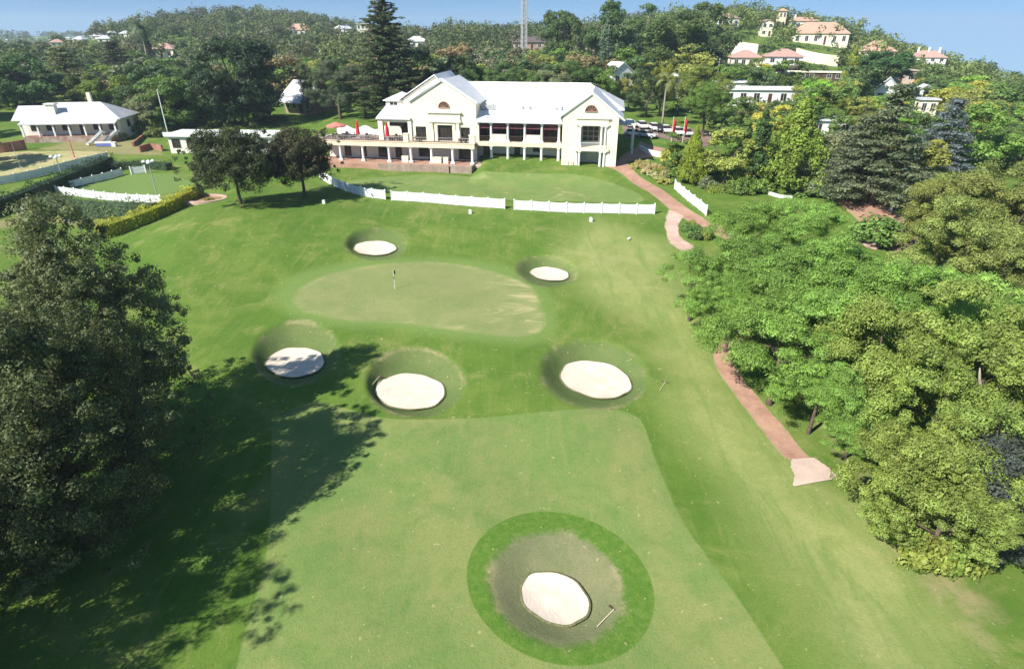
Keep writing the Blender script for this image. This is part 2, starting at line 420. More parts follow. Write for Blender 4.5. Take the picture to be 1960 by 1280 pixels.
def groundmat():
    m, n, b = mat_new('turf'); v = gpos(n)
    def attr(k):
        a = n.nodes.new('ShaderNodeAttribute'); a.attribute_name = k; return a.outputs['Fac']
    n1 = noise(n, .055, 5, .6, v, .6); n2 = noise(n, .35, 5, .65, v, .4); n3 = noise(n, 2.2, 4, .7, v); n4 = noise(n, 11, 3, .7, v)
    mp = n.nodes.new('ShaderNodeMapping'); n.links.new(v, mp.inputs[0]); mp.inputs['Scale'].default_value = (.9, .12, .5); mp.inputs['Rotation'].default_value = (0, 0, R(18))
    ns = noise(n, 1.1, 4, .7, mp.outputs[0], .8)                       # blades combed by the mower
    wob = mth(n, 'MULTIPLY', mth(n, 'SUBTRACT', n3, .5), .5)
    def zone(k, w=.12, wb=1.0):
        return ramp(n, mth(n, 'ADD', attr(k), mth(n, 'MULTIPLY', wob, wb)), -w, w)
    rough = mixc(n, ramp(n, n1, .34, .68), C['rough_a'], C['rough_b'])
    rough = mixc(n, ramp(n, n2, .38, .68, 0, .85), rough, C['rough_c'])
    rough = mixc(n, ramp(n, noise(n, .11, 6, .72, v, 1.4), .5, .68, 0, .75), rough, C['rough_d'])
    rough = mixc(n, ramp(n, noise(n, .9, 5, .75, mp.outputs[0], 1.5), .5, .7, 0, .6), rough, C['rough_c'])
    rough = mixc(n, ramp(n, ns, .48, .8, 0, .6), rough, C['rough_d'])
    pale = mixc(n, ramp(n, n2, .3, .72), C['pale_a'], C['pale_b']); pale = mixc(n, ramp(n, ns, .45, .7, 0, .7), pale, C['fair_a']); pale = mixc(n, ramp(n, noise(n, .16, 6, .7, v, 1.0), .5, .72, 0, .55), pale, C['pale_c'])
    rough = mixc(n, ramp(n, mth(n, 'ADD', attr('d_pale'), mth(n, 'MULTIPLY', mth(n, 'SUBTRACT', n1, .5), 9)), -3.5, 3, 0, .92), rough, pale)
    rough = mixc(n, ramp(n, n3, .5, .8, 0, .28), rough, mixc(n, 1.0, rough, (.6, .68, .5), 'MULTIPLY'))
    fair = mixc(n, ramp(n, noise(n, .13, 6, .68, v, .8), .36, .64), C['fair_a'], C['fair_b'])
    fair = mixc(n, ramp(n, n2, .42, .75, 0, .7), fair, C['fair_c'])
    fair = mixc(n, ramp(n, ns, .48, .75, 0, .5), fair, C['fair_b'])
    fair = mixc(n, ramp(n, noise(n, 1.1, 5, .75, v), .52, .72, 0, .4), fair, C['fair_c'])
    c = mixc(n, zone('d_fair', .1, .35), rough, fair)
    prac = mixc(n, ramp(n, n2, .35, .75), C['fair_a'], C['prac'])
    prac = mixc(n, ramp(n, noise(n, .12, 5, .7, v, 1.5), .56, .72, 0, .55), prac, C['straw'])
    c = mixc(n, zone('d_prac', .2, .5), c, prac)
    c = mixc(n, zone('d_apron', 1.2, 2.5), c, mixc(n, ramp(n, n2, .35, .7), C['apron'], C['fair_a']))
    mp2 = n.nodes.new('ShaderNodeMapping'); n.links.new(v, mp2.inputs[0]); mp2.inputs['Scale'].default_value = (.16, .55, .5)
    worn = noise(n, .62, 6, .72, mp2.outputs[0], 1.2)
    grn = mixc(n, ramp(n, n2, .35, .75), C['green_a'], C['green_b'])
    sx = n.nodes.new('ShaderNodeSeparateXYZ'); n.links.new(v, sx.inputs[0])
    side = ramp(n, sx.outputs[0], -6, 3, -.10, .09)
    grn = mixc(n, ramp(n, mth(n, 'ADD', worn, side), .52, .70, 0, .85), grn, C['straw'])
    edge = mth(n, 'MULTIPLY', ramp(n, attr('d_green'), .9, .15), ramp(n, worn, .45, .65, 0, .4))
    grn = mixc(n, edge, grn, C['straw'])
    c = mixc(n, zone('d_green', .45, 1.6), c, grn)
    ring = mixc(n, ramp(n, n3, .35, .75), C['ring_a'], C['ring_b'])
    c = mixc(n, zone('d_ring', .06, .15), c, ring)
    bank = mixc(n, ramp(n, n2, .35, .7), C['bank_a'], C['bank_b'])
    bank = mixc(n, ramp(n, n3, .45, .8, 0, .5), bank, C['bank_c'])
    turfy = mixc(n, ramp(n, n2, .35, .7), (.105, .15, .05), (.145, .175, .065)); turfy = mixc(n, ramp(n, n3, .45, .8, 0, .5), turfy, (.085, .125, .04))
    bank = mixc(n, ramp(n, attr('d_ring'), -.5, .5), turfy, bank)
    rim = mth(n, 'MULTIPLY', ramp(n, attr('d_rim'), .6, .2), ramp(n, n2, .45, .7, 0, .75))
    bank = mixc(n, rim, bank, C['straw2'])
    c = mixc(n, ramp(n, mth(n, 'ADD', attr('d_rim'), mth(n, 'ADD', mth(n, 'MULTIPLY', wob, 2.2), mth(n, 'MULTIPLY', mth(n, 'SUBTRACT', n2, .5), 1.6))), -.2, .5, 0, .92), c, bank)
    c = mixc(n, zone('d_court', .15, .5), c, C['fair_a'])
    bow = mixc(n, ramp(n, n2, .4, .75), C['straw'], C['fair_b'])
    c = mixc(n, zone('d_bowl', .2, .5), c, bow)
    c = mixc(n, ramp(n, mth(n, 'ADD', attr('d_dirt'), mth(n, 'MULTIPLY', mth(n, 'SUBTRACT', n2, .5), 7)), -.6, 1.8, 0, .55), c, mixc(n, n3, C['dirt_a'], C['dirt_b']))
    # stray fine grain everywhere
    c = mixc(n, ramp(n, noise(n, 2.6, 2, .5, v), .69, .75, 0, .55), c, C['straw'])                     # dry tufts and divots
    n5 = noise(n, 5.5, 4, .75, v)
    c = mixc(n, ramp(n, n5, .42, .68, 0, .38), c, mixc(n, 1.0, c, (.6, .68, .5), 'MULTIPLY'))
    c = mixc(n, ramp(n, n4, .5, .75, 0, .3), c, mixc(n, 1.0, c, (1.3, 1.22, 1.2), 'MULTIPLY'))
    n.links.new(c, b.inputs['Base Color']); b.inputs['Roughness'].default_value = .95; b.inputs['Specular IOR Level'].default_value = .08
    bp = node(n, 'ShaderNodeBump', Strength=.45, Distance=.06); n.links.new(mth(n, 'ADD', n4, n5), bp.inputs['Height'])
    n.links.new(bp.outputs[0], b.inputs['Normal'])
    return m
C = dict(pale_a=(.215, .26, .08), pale_b=(.30, .315, .115), pale_c=(.36, .35, .155), rough_a=(.094, .170, .026), rough_b=(.148, .205, .042), rough_c=(.076, .150, .022), rough_d=(.215, .235, .072),
         fair_a=(.15, .225, .062), fair_b=(.225, .25, .085), fair_c=(.115, .195, .05), prac=(.215, .255, .085), apron=(.15, .225, .055),
         green_a=(.195, .235, .085), green_b=(.25, .265, .11), straw=(.44, .38, .2), straw2=(.33, .28, .15),
         ring_a=(.08, .165, .024), ring_b=(.135, .21, .04), bank_a=(.165, .175, .09), bank_b=(.225, .21, .115), bank_c=(.13, .185, .06),
         dirt_a=(.32, .22, .13), dirt_b=(.42, .33, .2))
M['turf'] = groundmat()

def grid_object(name, X, Y, Z, mat, attrs=None):
    h, w = X.shape; co = np.stack([X, Y, Z], -1).reshape(-1, 3)
    i = np.arange(h*w).reshape(h, w)
    q = np.stack([i[:-1, :-1], i[:-1, 1:], i[1:, 1:], i[1:, :-1]], -1).reshape(-1, 4)
    me = quadmesh(name, co, q, mat, True)
    for k, a in (attrs or {}).items():
        t = me.attributes.new(k, 'FLOAT', 'POINT'); t.data.foreach_set('value', a.ravel().astype(np.float32))
    return link(name, me)
def quadmesh(name, co, q, mat, smooth=False):
    me = bpy.data.meshes.new(name); nq = len(q)
    me.vertices.add(len(co)); me.vertices.foreach_set('co', np.ascontiguousarray(co, np.float32).ravel())
    me.loops.add(nq*4); me.loops.foreach_set('vertex_index', np.ascontiguousarray(q, np.int32).ravel())
    me.polygons.add(nq); me.polygons.foreach_set('loop_start', np.arange(0, nq*4, 4, dtype=np.int32))
    me.polygons.foreach_set('loop_total', np.full(nq, 4, np.int32))
    if smooth: me.polygons.foreach_set('use_smooth', np.ones(nq, bool))
    me.materials.append(mat); me.update(calc_edges=True); return me
g = grid_object('ground', GX, GY, GZ, M['turf'], A); tag(g, kind='structure')

# sand
def sandmat():
    m, n, b = mat_new('sand'); v = gpos(n)
    c = mixc(n, ramp(n, noise(n, .5, 5, .65, v, .5), .35, .7), (.62, .51, .41), (.70, .61, .50))
    c = mixc(n, ramp(n, noise(n, 5, 4, .7, v), .55, .8, 0, .5), c, (.52, .40, .31))
    n.links.new(c, b.inputs['Base Color']); b.inputs['Roughness'].default_value = .95; b.inputs['Specular IOR Level'].default_value = .1
    w = n.nodes.new('ShaderNodeTexWave'); w.inputs['Scale'].default_value = 2.2; w.inputs['Distortion'].default_value = 3; n.links.new(v, w.inputs['Vector'])
    w.inputs['Distortion'].default_value = 14; w.inputs['Scale'].default_value = 1.1
    bp = node(n, 'ShaderNodeBump', Strength=.12, Distance=.04); n.links.new(w.outputs['Fac'], bp.inputs['Height']); n.links.new(bp.outputs[0], b.inputs['Normal'])
    return m
M['sand'] = sandmat()
M['lip'] = simple('turf_lip', (.15, .155, .075), .95, .3, 6, .05)
for b in BUNK:
    s = b['sandw']; c = s.mean(0); N = len(s); K = 9
    wobr = 1 + .018*np.sin(np.arange(N)*2*math.pi/N*5 + c[0]) + .012*np.sin(np.arange(N)*2*math.pi/N*9)
    X = np.array([c[0] + (s[:, 0]-c[0])*wobr*k/K for k in range(1, K+1)]); Y = np.array([c[1] + (s[:, 1]-c[1])*wobr*k/K for k in range(1, K+1)])
    X = np.concatenate([X, X[:, :1]], 1); Y = np.concatenate([Y, Y[:, :1]], 1)
    rr = np.linspace(1/K, 1, K)[:, None]
    Z = b['z'] + .02 + .16*rr**2.5 + np.zeros_like(X) + .02*np.sin(X*3.1)*np.sin(Y*2.7)
    co = np.stack([X - c[0], Y - c[1], Z - b['z']], -1)
    o = grid_object('sand_bunker', co[..., 0], co[..., 1], co[..., 2], M['sand'])
    me = o.data
    import bmesh
    bm = bmesh.new(); bm.from_mesh(me)
    bmesh.ops.remove_doubles(bm, verts=bm.verts, dist=.0005); bm.verts.ensure_lookup_table()
    inner = [e for e in bm.edges if e.is_boundary and (e.verts[0].co.xy.length < np.abs(s-c).max()*.25)]
    if inner: bmesh.ops.holes_fill(bm, edges=inner)
    bmesh.ops.recalc_face_normals(bm, faces=bm.faces)
    if sum(f.normal.z for f in bm.faces) < 0: bmesh.ops.reverse_faces(bm, faces=bm.faces)
    bm.to_mesh(me); bm.free()
    o.location = (c[0], c[1], b['z']); tag(o, b['lab'], 'sand bunker', 'sand bunkers on the golf course')
    lip = MB(); xo, yo = X[-1]-c[0], Y[-1]-c[1]
    loop = [(xo[k]*1.004, yo[k]*1.004) for k in range(N)]
    vs = []; fs = []
    for k in range(N):
        x, y = loop[k]; L = math.hypot(x, y)
        ux, uy = x/L, y/L
        for (dr, dz) in ((-.02, .12), (.0, .19), (.04, .195), (.13, .16)): vs.append((x+ux*dr, y+uy*dr, dz))
    for k in range(N):
        for j in range(3):
            a = k*4+j; b2 = ((k+1) % N)*4+j; fs.append((a, b2, b2+1, a+1))
    lip.add(vs, fs).build('lip', M['lip'], o, smooth=True)

def unit2(v): return v/(np.linalg.norm(v, axis=1, keepdims=True)+1e-9)
def strip(name, left, right, mat, dz=.05, n=60, cross=13, f=None):
    """a path laid on the land between two edges given in photograph pixels"""
    l = smooth_loop([at(*p)[:2] for p in left], n, False); r = smooth_loop([at(*p)[:2] for p in right], n, False)
    k = np.linspace(0, 1, 120)
    def rs(p):
        d = np.concatenate([[0], np.cumsum(np.linalg.norm(np.diff(p, axis=0), axis=1))]); d /= d[-1]
        return np.stack([np.interp(k, d, p[:, 0]), np.interp(k, d, p[:, 1])], 1)
    l, r = rs(l), rs(r); wv = np.cumsum(np.random.default_rng(len(left)*7+int(left[0][0])).normal(size=(120, 2)), 0); wv -= np.linspace(0, 1, 120)[:, None]*wv[-1]; wv *= .16/(np.abs(wv).max()+1e-6); dv = unit2(r-l); l = l - dv*wv[:, :1]; r = r + dv*wv[:, 1:]
    t = np.linspace(0, 1, cross)[None, :, None]
    Pn = l[:, None]*(1-t) + r[:, None]*t; X, Y = Pn[..., 0], Pn[..., 1]
    Z = (f or hb)(X, Y) + dz
    o = grid_object(name, X, Y, Z, mat, dict(edge=np.broadcast_to(1-2*np.minimum(t[..., 0], 1-t[..., 0]), X.shape).copy())); tag(o, kind='structure'); return o
strip('path', [(1424, 628), (1390, 640), (1366, 672), (1372, 705), (1398, 748), (1450, 812), (1492, 868), (1516, 884)],
      [(1455, 640), (1420, 655), (1408, 680), (1412, 705), (1440, 745), (1500, 815), (1540, 865), (1556, 879)], M['paver'])
strip('pavement', [(1514, 880), (1517, 905), (1520, 932)], [(1556, 877), (1588, 900), (1608, 916)], M['slab'], .08)
strip('path', [(1150, 318), (1190, 333), (1240, 368), (1290, 408), (1340, 434), (1392, 462)],
      [(1196, 305), (1216, 330), (1262, 360), (1312, 396), (1362, 426), (1420, 452)], M['paver'])
strip('path', [(1280, 402), (1273, 425), (1276, 455), (1292, 474), (1318, 486)],
      [(1310, 415), (1300, 430), (1300, 450), (1314, 464), (1334, 474)], M['pinkpaver'], .075)
strip('path', [(1176, 318), (1190, 300), (1215, 285), (1225, 270)], [(1196, 312), (1225, 305), (1262, 296), (1275, 285)], M['paver'], .06)
strip('pavement', [(1582, 374), (1640, 420), (1690, 470), (1720, 500)], [(1600, 372), (1690, 392), (1730, 420), (1760, 460)], M['paver'])
strip('path', [(1638, 430), (1632, 452), (1650, 470), (1675, 480)], [(1652, 432), (1652, 450), (1670, 462), (1690, 470)], M['pinkpaver'], .09)
strip('road', [(1196, 266), (1240, 262), (1300, 272), (1345, 282)], [(1190, 240), (1240, 236), (1310, 246), (1400, 258)], M['tarmac'], .06)
# ------------------------------------------------------------------ clubhouse (local u right, v away, w up)
M['lattice'] = simple('brown_lattice', (.33, .2, .15), .7, .15, 2, .2)
YAW = R(-9); CB = (-6.7, 111.5, 0.0)
club = empty('clubhouse', CB, YAW, 'large cream two storey clubhouse with white roofs, two gables and a columned veranda', 'clubhouse')
def part(name, mb, mat, parent=club, **k): return mb.build(name, mat, parent, **k)
GF = 3.5                                             # plane of the set back walls
# lower storey walls with real openings: piers between openings, lintel above
def wall_run(mb, u0, u1, v0, v1, w0, w1, holes):
    """wall from u0 to u1 with rectangular holes (ua, ub, wa, wb)"""
    cur = u0
    for (ua, ub, wa, wb) in sorted(holes):
        if ua > cur: mb.box(cur, ua, v0, v1, w0, w1)
        if wa > w0: mb.box(ua, ub, v0, v1, w0, wa)
        if wb < w1: mb.box(ua, ub, v0, v1, wb, w1)
        cur = ub
    if cur < u1: mb.box(cur, u1, v0, v1, w0, w1)
def opening(name, ua, ub, wa, wb, v, frame_mat, glass_mat, bars=(1, 1), fw=.1, depth=.12, parent=club, label=None):
    """frame with mullions proud of a pane; the pane is the sub-part"""
    fr = MB(); fr.box(ua, ua+fw, v, v+depth, wa, wb); fr.box(ub-fw, ub, v, v+depth, wa, wb)
    fr.box(ua+fw, ub-fw, v, v+depth, wb-fw, wb); fr.box(ua+fw, ub-fw, v, v+depth, wa, wa+fw)
    for k in range(1, bars[0]):
        u = ua + (ub-ua)*k/bars[0]; fr.box(u-.03, u+.03, v+.02, v+depth-.02, wa+fw, wb-fw)
    for k in range(1, bars[1]):
        w = wa + (wb-wa)*k/bars[1]; fr.box(ua+fw, ub-fw, v+.025, v+depth-.025, w-.03, w+.03)
    o = fr.build(name, frame_mat, parent)
    MB().box(ua+fw*.5, ub-fw*.5, v+depth*.55, v+depth*.75, wa+fw*.5, wb-fw*.5).build('pane', glass_mat, o)
    if label: o['label'] = label
    return o
lo = MB()
lo_open = [(-26.4, -25.0, 0, 2.3), (-23.2, -21.9, 0, 2.3), (-19.6, -17.7, 0, 2.4), (-16.2, -14.9, 0, 2.3), (-11.6, -8.9, .35, 2.3), (-3.9, -1.0, 0, 2.45)]
wall_run(lo, -29.5, -0.4, GF, GF+.3, -.15, 2.7, lo_open)
mid_open = [(.2, 1.9, .3, 2.4), (6.2, 7.3, 0, 2.4), (9.7, 11.4, 1.2, 2.4)]
wall_run(lo, -.4, 15.6, 6.6, 6.9, -.15, 2.75, mid_open)
lo.box(-.7, -.4, GF+.3, 6.6, -.15, 2.7)
lo.box(-29.5, -29.2, GF+.3, 12, -.15, 2.7)
part('lower_wall', lo, M['wallw'])
for i, (a, b, c, d) in enumerate(lo_open):
    if c == 0: opening('door', a, b, c, d, GF+.12, M['glassred'], M['glass'], (2, 1), .08)
    else: opening('window', a, b, c, d, GF+.12, M['darkwood'], M['glass'], (3, 1))
for (a, b, c, d) in mid_open: opening('door' if c < .1 else 'window', a, b, c, d, 6.72, M['darkwood'], M['glass'], (2, 1))
# terrace slab of the left wing
part('terrace', MB().box(-30.2, -.2, .05, 9.2, 2.75, 3.22), M['tarmac'])
fa = MB(); fa.box(-30.4, -.05, -.12, .05, 2.62, 3.42); fa.box(-30.42, -30.2, .05, 9.2, 2.62, 3.42); fa.box(-30.5, .02, -.2, .1, 3.42, 3.52)
part('fascia', fa, M['fascia'])
def column(u, v, w0, w1, r=.24, sq=False):
    c = MB(); c.box(u-r*1.45, u+r*1.45, v-r*1.45, v+r*1.45, w0, w0+.28)
    c.tube([(u, v, w0+.28), (u, v, w0+.4), (u, v, w1-.3), (u, v, w1-.2)], [r*1.2, r, r*.86, r*1.1], 12)
    c.box(u-r*1.3, u+r*1.3, v-r*1.3, v+r*1.3, w1-.2, w1); return part('column', c, M['white'])
for u in (-25.8, -21.4, -16.3, -12.1, -8.2, -4.2, -.55): column(u, .35, -.15, 2.62, .26)
for u in (2.4, 5.5, 8.6, 11.7, 14.8): column(u, 3.35, -.15, 2.7, .25)
# terrace railing and pier
rl = MB()
for k in range(64):
    u = -29.8 + k*.46
    if -29.8 <= u <= -.9: rl.box(u-.015, u+.015, .0, .03, 3.52, 4.35)
rl.box(-30.2, -.8, -.01, .04, 4.35, 4.41)
part('railing', rl, M['pole'])
part('terrace_pier', MB().box(-1.0, .05, -.15, .75, 3.52, 4.85).box(-1.08, .12, -.22, .82, 4.85, 4.97), M['cream'])
part('terrace_pier', MB().box(-13.2, -12.3, -.15, .75, 3.52, 4.85).box(-13.28, -12.22, -.22, .82, 4.85, 4.97), M['cream'])
# upper gable wall, left wing
def gable_wall(mb, u0, u1, v0, v1, w0, we, wa, holes, ua=None):
    wall_run(mb, u0, u1, v0, v1, w0, we, holes); ua = (u0+u1)/2 if ua is None else ua
    mb.prism([(u0, we), (u1, we), (ua, wa)], 'y', v0, v1)
gw = MB()
lg = [(-11.9, -9.9, 3.3, 5.75), (-7.6, -4.9, 3.3, 6.1), (-3.3, -1.6, 3.3, 5.75)]
gable_wall(gw, -12.6, -.4, GF, GF+.35, 3.22, 10.0, 13.55, lg)
gw.box(-12.6, -12.25, GF+.35, 16, 3.22, 10.0); gw.box(-.75, -.4, GF+.35, 10, 3.22, 10.0)
part('gable_wall', gw, M['cream'])
for (a, b, c, d) in lg:
    if b-a > 2.2: opening('door', a, b, c, d, GF+.15, M['glassred'], M['glass'], (4, 1), .1)
    else: opening('window', a, b, c, d, GF+.15, M['darkwood'], M['glass'], (2, 2))
# portico: two pilasters with an inset entablature
po = MB(); po.box(-9.3, -8.4, GF-.35, GF, 3.25, 5.2); po.box(-9.1, -8.55, GF-.28, GF, 5.2, 6.6); po.box(-4.1, -3.55, GF-.28, GF, 5.2, 6.6); po.box(-4.3, -3.4, GF-.35, GF, 3.25, 5.2)
po.box(-9.4, -3.2, GF-.42, GF, 6.6, 6.95); po.box(-9.3, -3.3, GF-.25, GF-.002, 6.95, 8.2); po.box(-9.5, -3.1, GF-.5, GF, 8.2, 8.42)
po.box(-8.2, -7.7, GF-.2, GF-.002, 3.25, 6.4); po.box(-4.8, -4.35, GF-.2, GF-.002, 3.25, 6.4); po.box(-7.7, -4.8, GF-.2, GF-.002, 6.12, 6.4)
part('portico', po, M['cream'])
def lunette(u, v, w, r):
    pts = [(u + r*math.cos(t), w + r*math.sin(t)) for t in np.linspace(0, math.pi, 13)]
    b = MB().prism(pts, 'y', v-.06, v+.02).build('window', M['glassred'], club)
    f = MB()
    for t in np.linspace(0, math.pi, 6): f.obox((u, v-.09, w), (u+.01, v-.09, w), .02, .02); f.tube([(u, v-.09, w), (u + r*math.cos(t), v-.09, w + r*math.sin(t))], .05, 4)
    arc = [(u + r*1.05*math.cos(t), v-.09, w + r*1.05*math.sin(t)) for t in np.linspace(0, math.pi, 13)]
    f.tube(arc, .09, 5); f.tube([(u-r*1.1, v-.09, w-.05), (u+r*1.1, v-.09, w-.05)], .09, 5)
    f.build('frame', M['lattice'], b); b['label'] = 'half round arched louvre high in the gable'
lunette(-6.3, GF, 9.15, .95)
def roof_gable(name, u0, u1, ua, v0, v1, we, wa, mat, oh=.45, th=.16, ohv=.25):
    """gabled roof whose ridge runs along v"""
    sl = (wa-we)/(ua-u0); sr = (wa-we)/(u1-ua)
    p = [(u0-oh, we-oh*sl), (ua, wa), (u1+oh, we-oh*sr), (u1+oh, we-oh*sr+th), (ua, wa+th*1.25), (u0-oh, we-oh*sl+th)]
    return part(name, MB().prism(p, 'y', v0-ohv, v1), mat)
roof_gable('gable_roof', -12.6, -.4, -6.5, GF, 17, 10.0, 13.58, M['whiteroof'])
bg_ = MB()                                           # raised coping on the gable front
for (a, b) in (((-12.9, 9.95), (-6.5, 13.9)), ((-6.5, 13.9), (-.1, 9.95))):
    d = np.array(b)-np.array(a); nrm = np.array((-d[1], d[0]))/np.linalg.norm(d)*.24
    bg_.prism([a, b, tuple(np.array(b)+nrm), tuple(np.array(a)+nrm)], 'y', GF-.34, GF+.12)
part('coping', bg_, M['white'])
roof_gable('gable_roof', -16.2, -5.2, -9.2, 8.6, 21, 9.9, 14.15, M['whiteroof'])
part('gable_wall', MB().prism([(-15.6, 8.5), (-5.4, 8.5), (-5.4, 10.0), (-9.2, 14.0), (-15.6, 10.0)], 'y', 8.75, 20.8), M['cream'])
# pavilion over the terrace
pv = MB(); pv.prism([(3.0, 6.95), (3.0, 7.2), (9.2, 8.75), (9.2, 8.5)], 'x', -19.3, -12.7)
part('pavilion_roof', pv, M['whiteroof'])
part('pavilion_post', MB().box(-19.1, -18.2, 3.3, 4.1, 3.22, 6.95), M['cream']); part('pavilion_post', MB().box(-13.3, -12.62, 3.25, 3.48, 3.22, 6.95), M['cream']); part('pavilion_beam', MB().box(-18.2, -13.3, 3.4, 3.7, 6.45, 6.93), M['cream']); pw = MB()
pw.box(-19.1, -12.62, 9.0, 9.3, 3.22, 8.5)
part('pavilion_wall', pw, M['cream'])
part('blind', MB().box(-17.2, -14.6, 4.3, 4.35, 5.6, 6.45), M['darkwood'])
opening('window', -16.5, -14.2, 3.4, 5.9, 8.85, M['darkwood'], M['glass'], (4, 1))
hp = MB(); hp.box(-19.4, -14.4, 9.3, 15, 3.2, 9.6); part('tower_wall', hp, M['cream'])
def hip(mb, u0, u1, v0, v1, we, wa, ridge=.0, th=.14, oh=.4):
    """hipped roof; ridge along u, inset = half depth unless given"""
    u0 -= oh; u1 += oh; v0 -= oh; v1 += oh; vm = (v0+v1)/2; ins = ridge or min((v1-v0)/2, (u1-u0)/2)
    vs = [(u0, v0, we), (u1, v0, we), (u1, v1, we), (u0, v1, we), (u0+ins, vm, wa), (u1-ins, vm, wa), (u0, v0, we-th), (u1, v0, we-th), (u1, v1, we-th), (u0, v1, we-th)]
    return mb.add(vs, [(0, 1, 5, 4), (1, 2, 5), (2, 3, 4, 5), (3, 0, 4), (0, 6, 7, 1), (1, 7, 8, 2), (2, 8, 9, 3), (3, 9, 6, 0), (9, 8, 7, 6)])
part('tower_roof', hip(MB(), -19.4, -14.4, 9.3, 15, 9.65, 10.95), M['whiteroof'])
opening('window', -18.6, -17.0, 8.6, 9.35, 9.2, M['white'], M['glass'], (2, 1), .06)
# middle block: two storeys of columns, blinds, parapets
part('fascia', MB().box(-.4, 15.6, 2.95, 3.75, 2.7, 3.45), M['fascia'])
part('veranda_floor', MB().box(-.4, 15.6, 3.75, 6.6, 2.9, 3.25), M['tarmac'])
pp = MB(); 
for (a, b) in ((2.68, 5.22), (8.88, 11.42)): pp.box(a, b, 3.1, 3.45, 3.45, 4.75)
pp.box(-.4, .2, 3.1, 3.5, 3.45, 6.7)
part('parapet', pp, M['cream'])
for u in (2.4, 5.5, 8.6, 11.7, 14.8): column(u, 3.35, 3.45, 6.7, .23)
rl = MB()
for (a, b) in ((.25, 2.1), (5.8, 8.3), (12.0, 14.5)):
    for k in range(int((b-a)/.16)): rl.box(a+k*.16, a+k*.16+.03, 3.3, 3.33, 3.45, 4.4)
    rl.box(a, b, 3.28, 3.35, 4.4, 4.46)
part('railing', rl, M['darkwood'])
mb_open = [(.3, 2.0, 3.4, 6.0), (3.0, 5.0, 3.9, 6.0), (6.2, 8.0, 3.4, 6.0), (9.2, 11.0, 3.9, 6.0), (12.3, 14.4, 3.4, 6.0)]
mw = MB(); wall_run(mw, -.4, 15.6, 6.6, 6.9, 3.25, 7.6, mb_open); part('upper_wall', mw, M['maroon'])
for (a, b, c, d) in mb_open: opening('window', a, b, c, d, 6.7, M['darkwood'], M['glass'], (3, 1))
for (a, b) in ((.25, 2.1), (2.7, 5.2), (5.8, 8.3), (8.9, 11.4), (12.0, 14.5)):
    part('blind', MB().prism([(3.5, 6.6), (3.56, 6.6), (3.36, 5.75), (3.3, 5.75)], 'x', a, b), M['maroon'])
part('eave_beam', MB().box(-.4, 15.6, 3.1, 3.6, 6.7, 6.95), M['white'])
vr = MB(); vr.prism([(2.6, 6.82), (2.6, 6.98), (7.6, 8.5), (7.6, 8.3)], 'x', -.35, 15.58); part('veranda_roof', vr, M['whiteroof'])
cl = MB(); cl.box(-.4, 15.6, 7.6, 9.6, 7.4, 8.45); cl.box(2.0, 14.6, 8.6, 9.2, 8.45, 9.35); cl.box(-.38, 1.6, 9.2, 9.6, 8.45, 9.6); part('clerestory_wall', cl, M['white'])
vt = MB()
for u in (7.2, 8.6): vt.box(u, u+.35, 8.3, 8.58, 8.6, 9.1); vt.tube([(u+.5, 8.2, 8.45), (u+.5, 8.2, 9.25), (u+.8, 8.2, 9.3)], .06, 6)
vt.box(13.3, 13.8, 8.3, 8.58, 8.5, 9.0)
part('roof_vent', vt, M['pole'])
part('painted_shade_board', MB().box(-.35, 2.6, 7.3, 7.55, 8.5, 9.3), M['pole'])  # grey board standing in for the shade beside the left gable
# main roof
mr = MB(); u0, u1, v0, v1 = -8.0, 26.2, 9.0, 24.0; we, wa = 8.75, 12.45
mr.add([(u0, v0, we), (u1, v0, we), (u1, v1, we), (u0, v1, we), (u0, 16.5, wa), (19.6, 16.5, wa), (u0, v0, we-.2), (u1, v0, we-.2), (u1, v1, we-.2), (u0, v1, we-.2)],
       [(0, 1, 5, 4), (1, 2, 5), (2, 3, 4, 5), (3, 0, 4), (0, 6, 7, 1), (1, 7, 8, 2), (2, 8, 9, 3), (3, 9, 6, 0), (9, 8, 7, 6)])
part('main_roof', mr, M['whiteroof'])
part('ridge_cap', MB().tube([(-8.0, 16.5, 12.47), (19.6, 16.5, 12.47)], .16, 6), M['white'])
part('main_wall', MB().box(-12.2, 24.9, 9.65, 23.4, -.2, 8.5), M['cream'])
# right wing
V0 = .5
rw = MB(); ro = [(18.4, 23.3, .0, 2.75), (18.5, 23.2, 3.25, 7.0)]
def two(mb, u0, u1, v0, v1, we, wa):
    wall_run(mb, u0, u1, v0, v1, -.3, 3.1, [ro[0]]); wall_run(mb, u0, u1, v0, v1, 3.1, we, [ro[1]])
    mb.prism([(u0, we), (u1, we), ((u0+u1)/2, wa)], 'y', v0, v1)
two(rw, 15.6, 25.2, V0, V0+.4, 8.5, 12.0)
rw.box(15.6, 16.0, V0+.4, 9.65, -.3, 8.5); rw.box(24.8, 25.2, V0+.4, 23.3, -.3, 8.5)
part('gable_wall', rw, M['cream'])
roof_gable('gable_roof', 15.6, 25.2, 20.4, V0, 14.5, 8.5, 12.0, M['whiteroof'], oh=.9)
bg_ = MB()
for (a, b) in (((15.2, 8.3), (20.4, 12.3)), ((20.4, 12.3), (26.2, 7.85))):
    d = np.array(b)-np.array(a); nrm = np.array((-d[1], d[0]))/np.linalg.norm(d)*.2
    bg_.prism([a, b, tuple(np.array(b)+nrm), tuple(np.array(a)+nrm)], 'y', V0-.3, V0+.12)
part('coping', bg_, M['white'])
lunette(20.4, V0, 9.3, .95)
en = MB(); en.box(18.0, 23.7, V0-.28, V0, 7.0, 7.3); en.box(18.2, 23.5, V0-.16, V0-.002, 7.3, 8.1); en.box(17.9, 23.8, V0-.36, V0, 8.1, 8.3); 
part('lintel', MB().box(17.9, 23.8, V0-.36, V0, 2.75, 3.2), M['cream'])
part('portico', en, M['cream'])
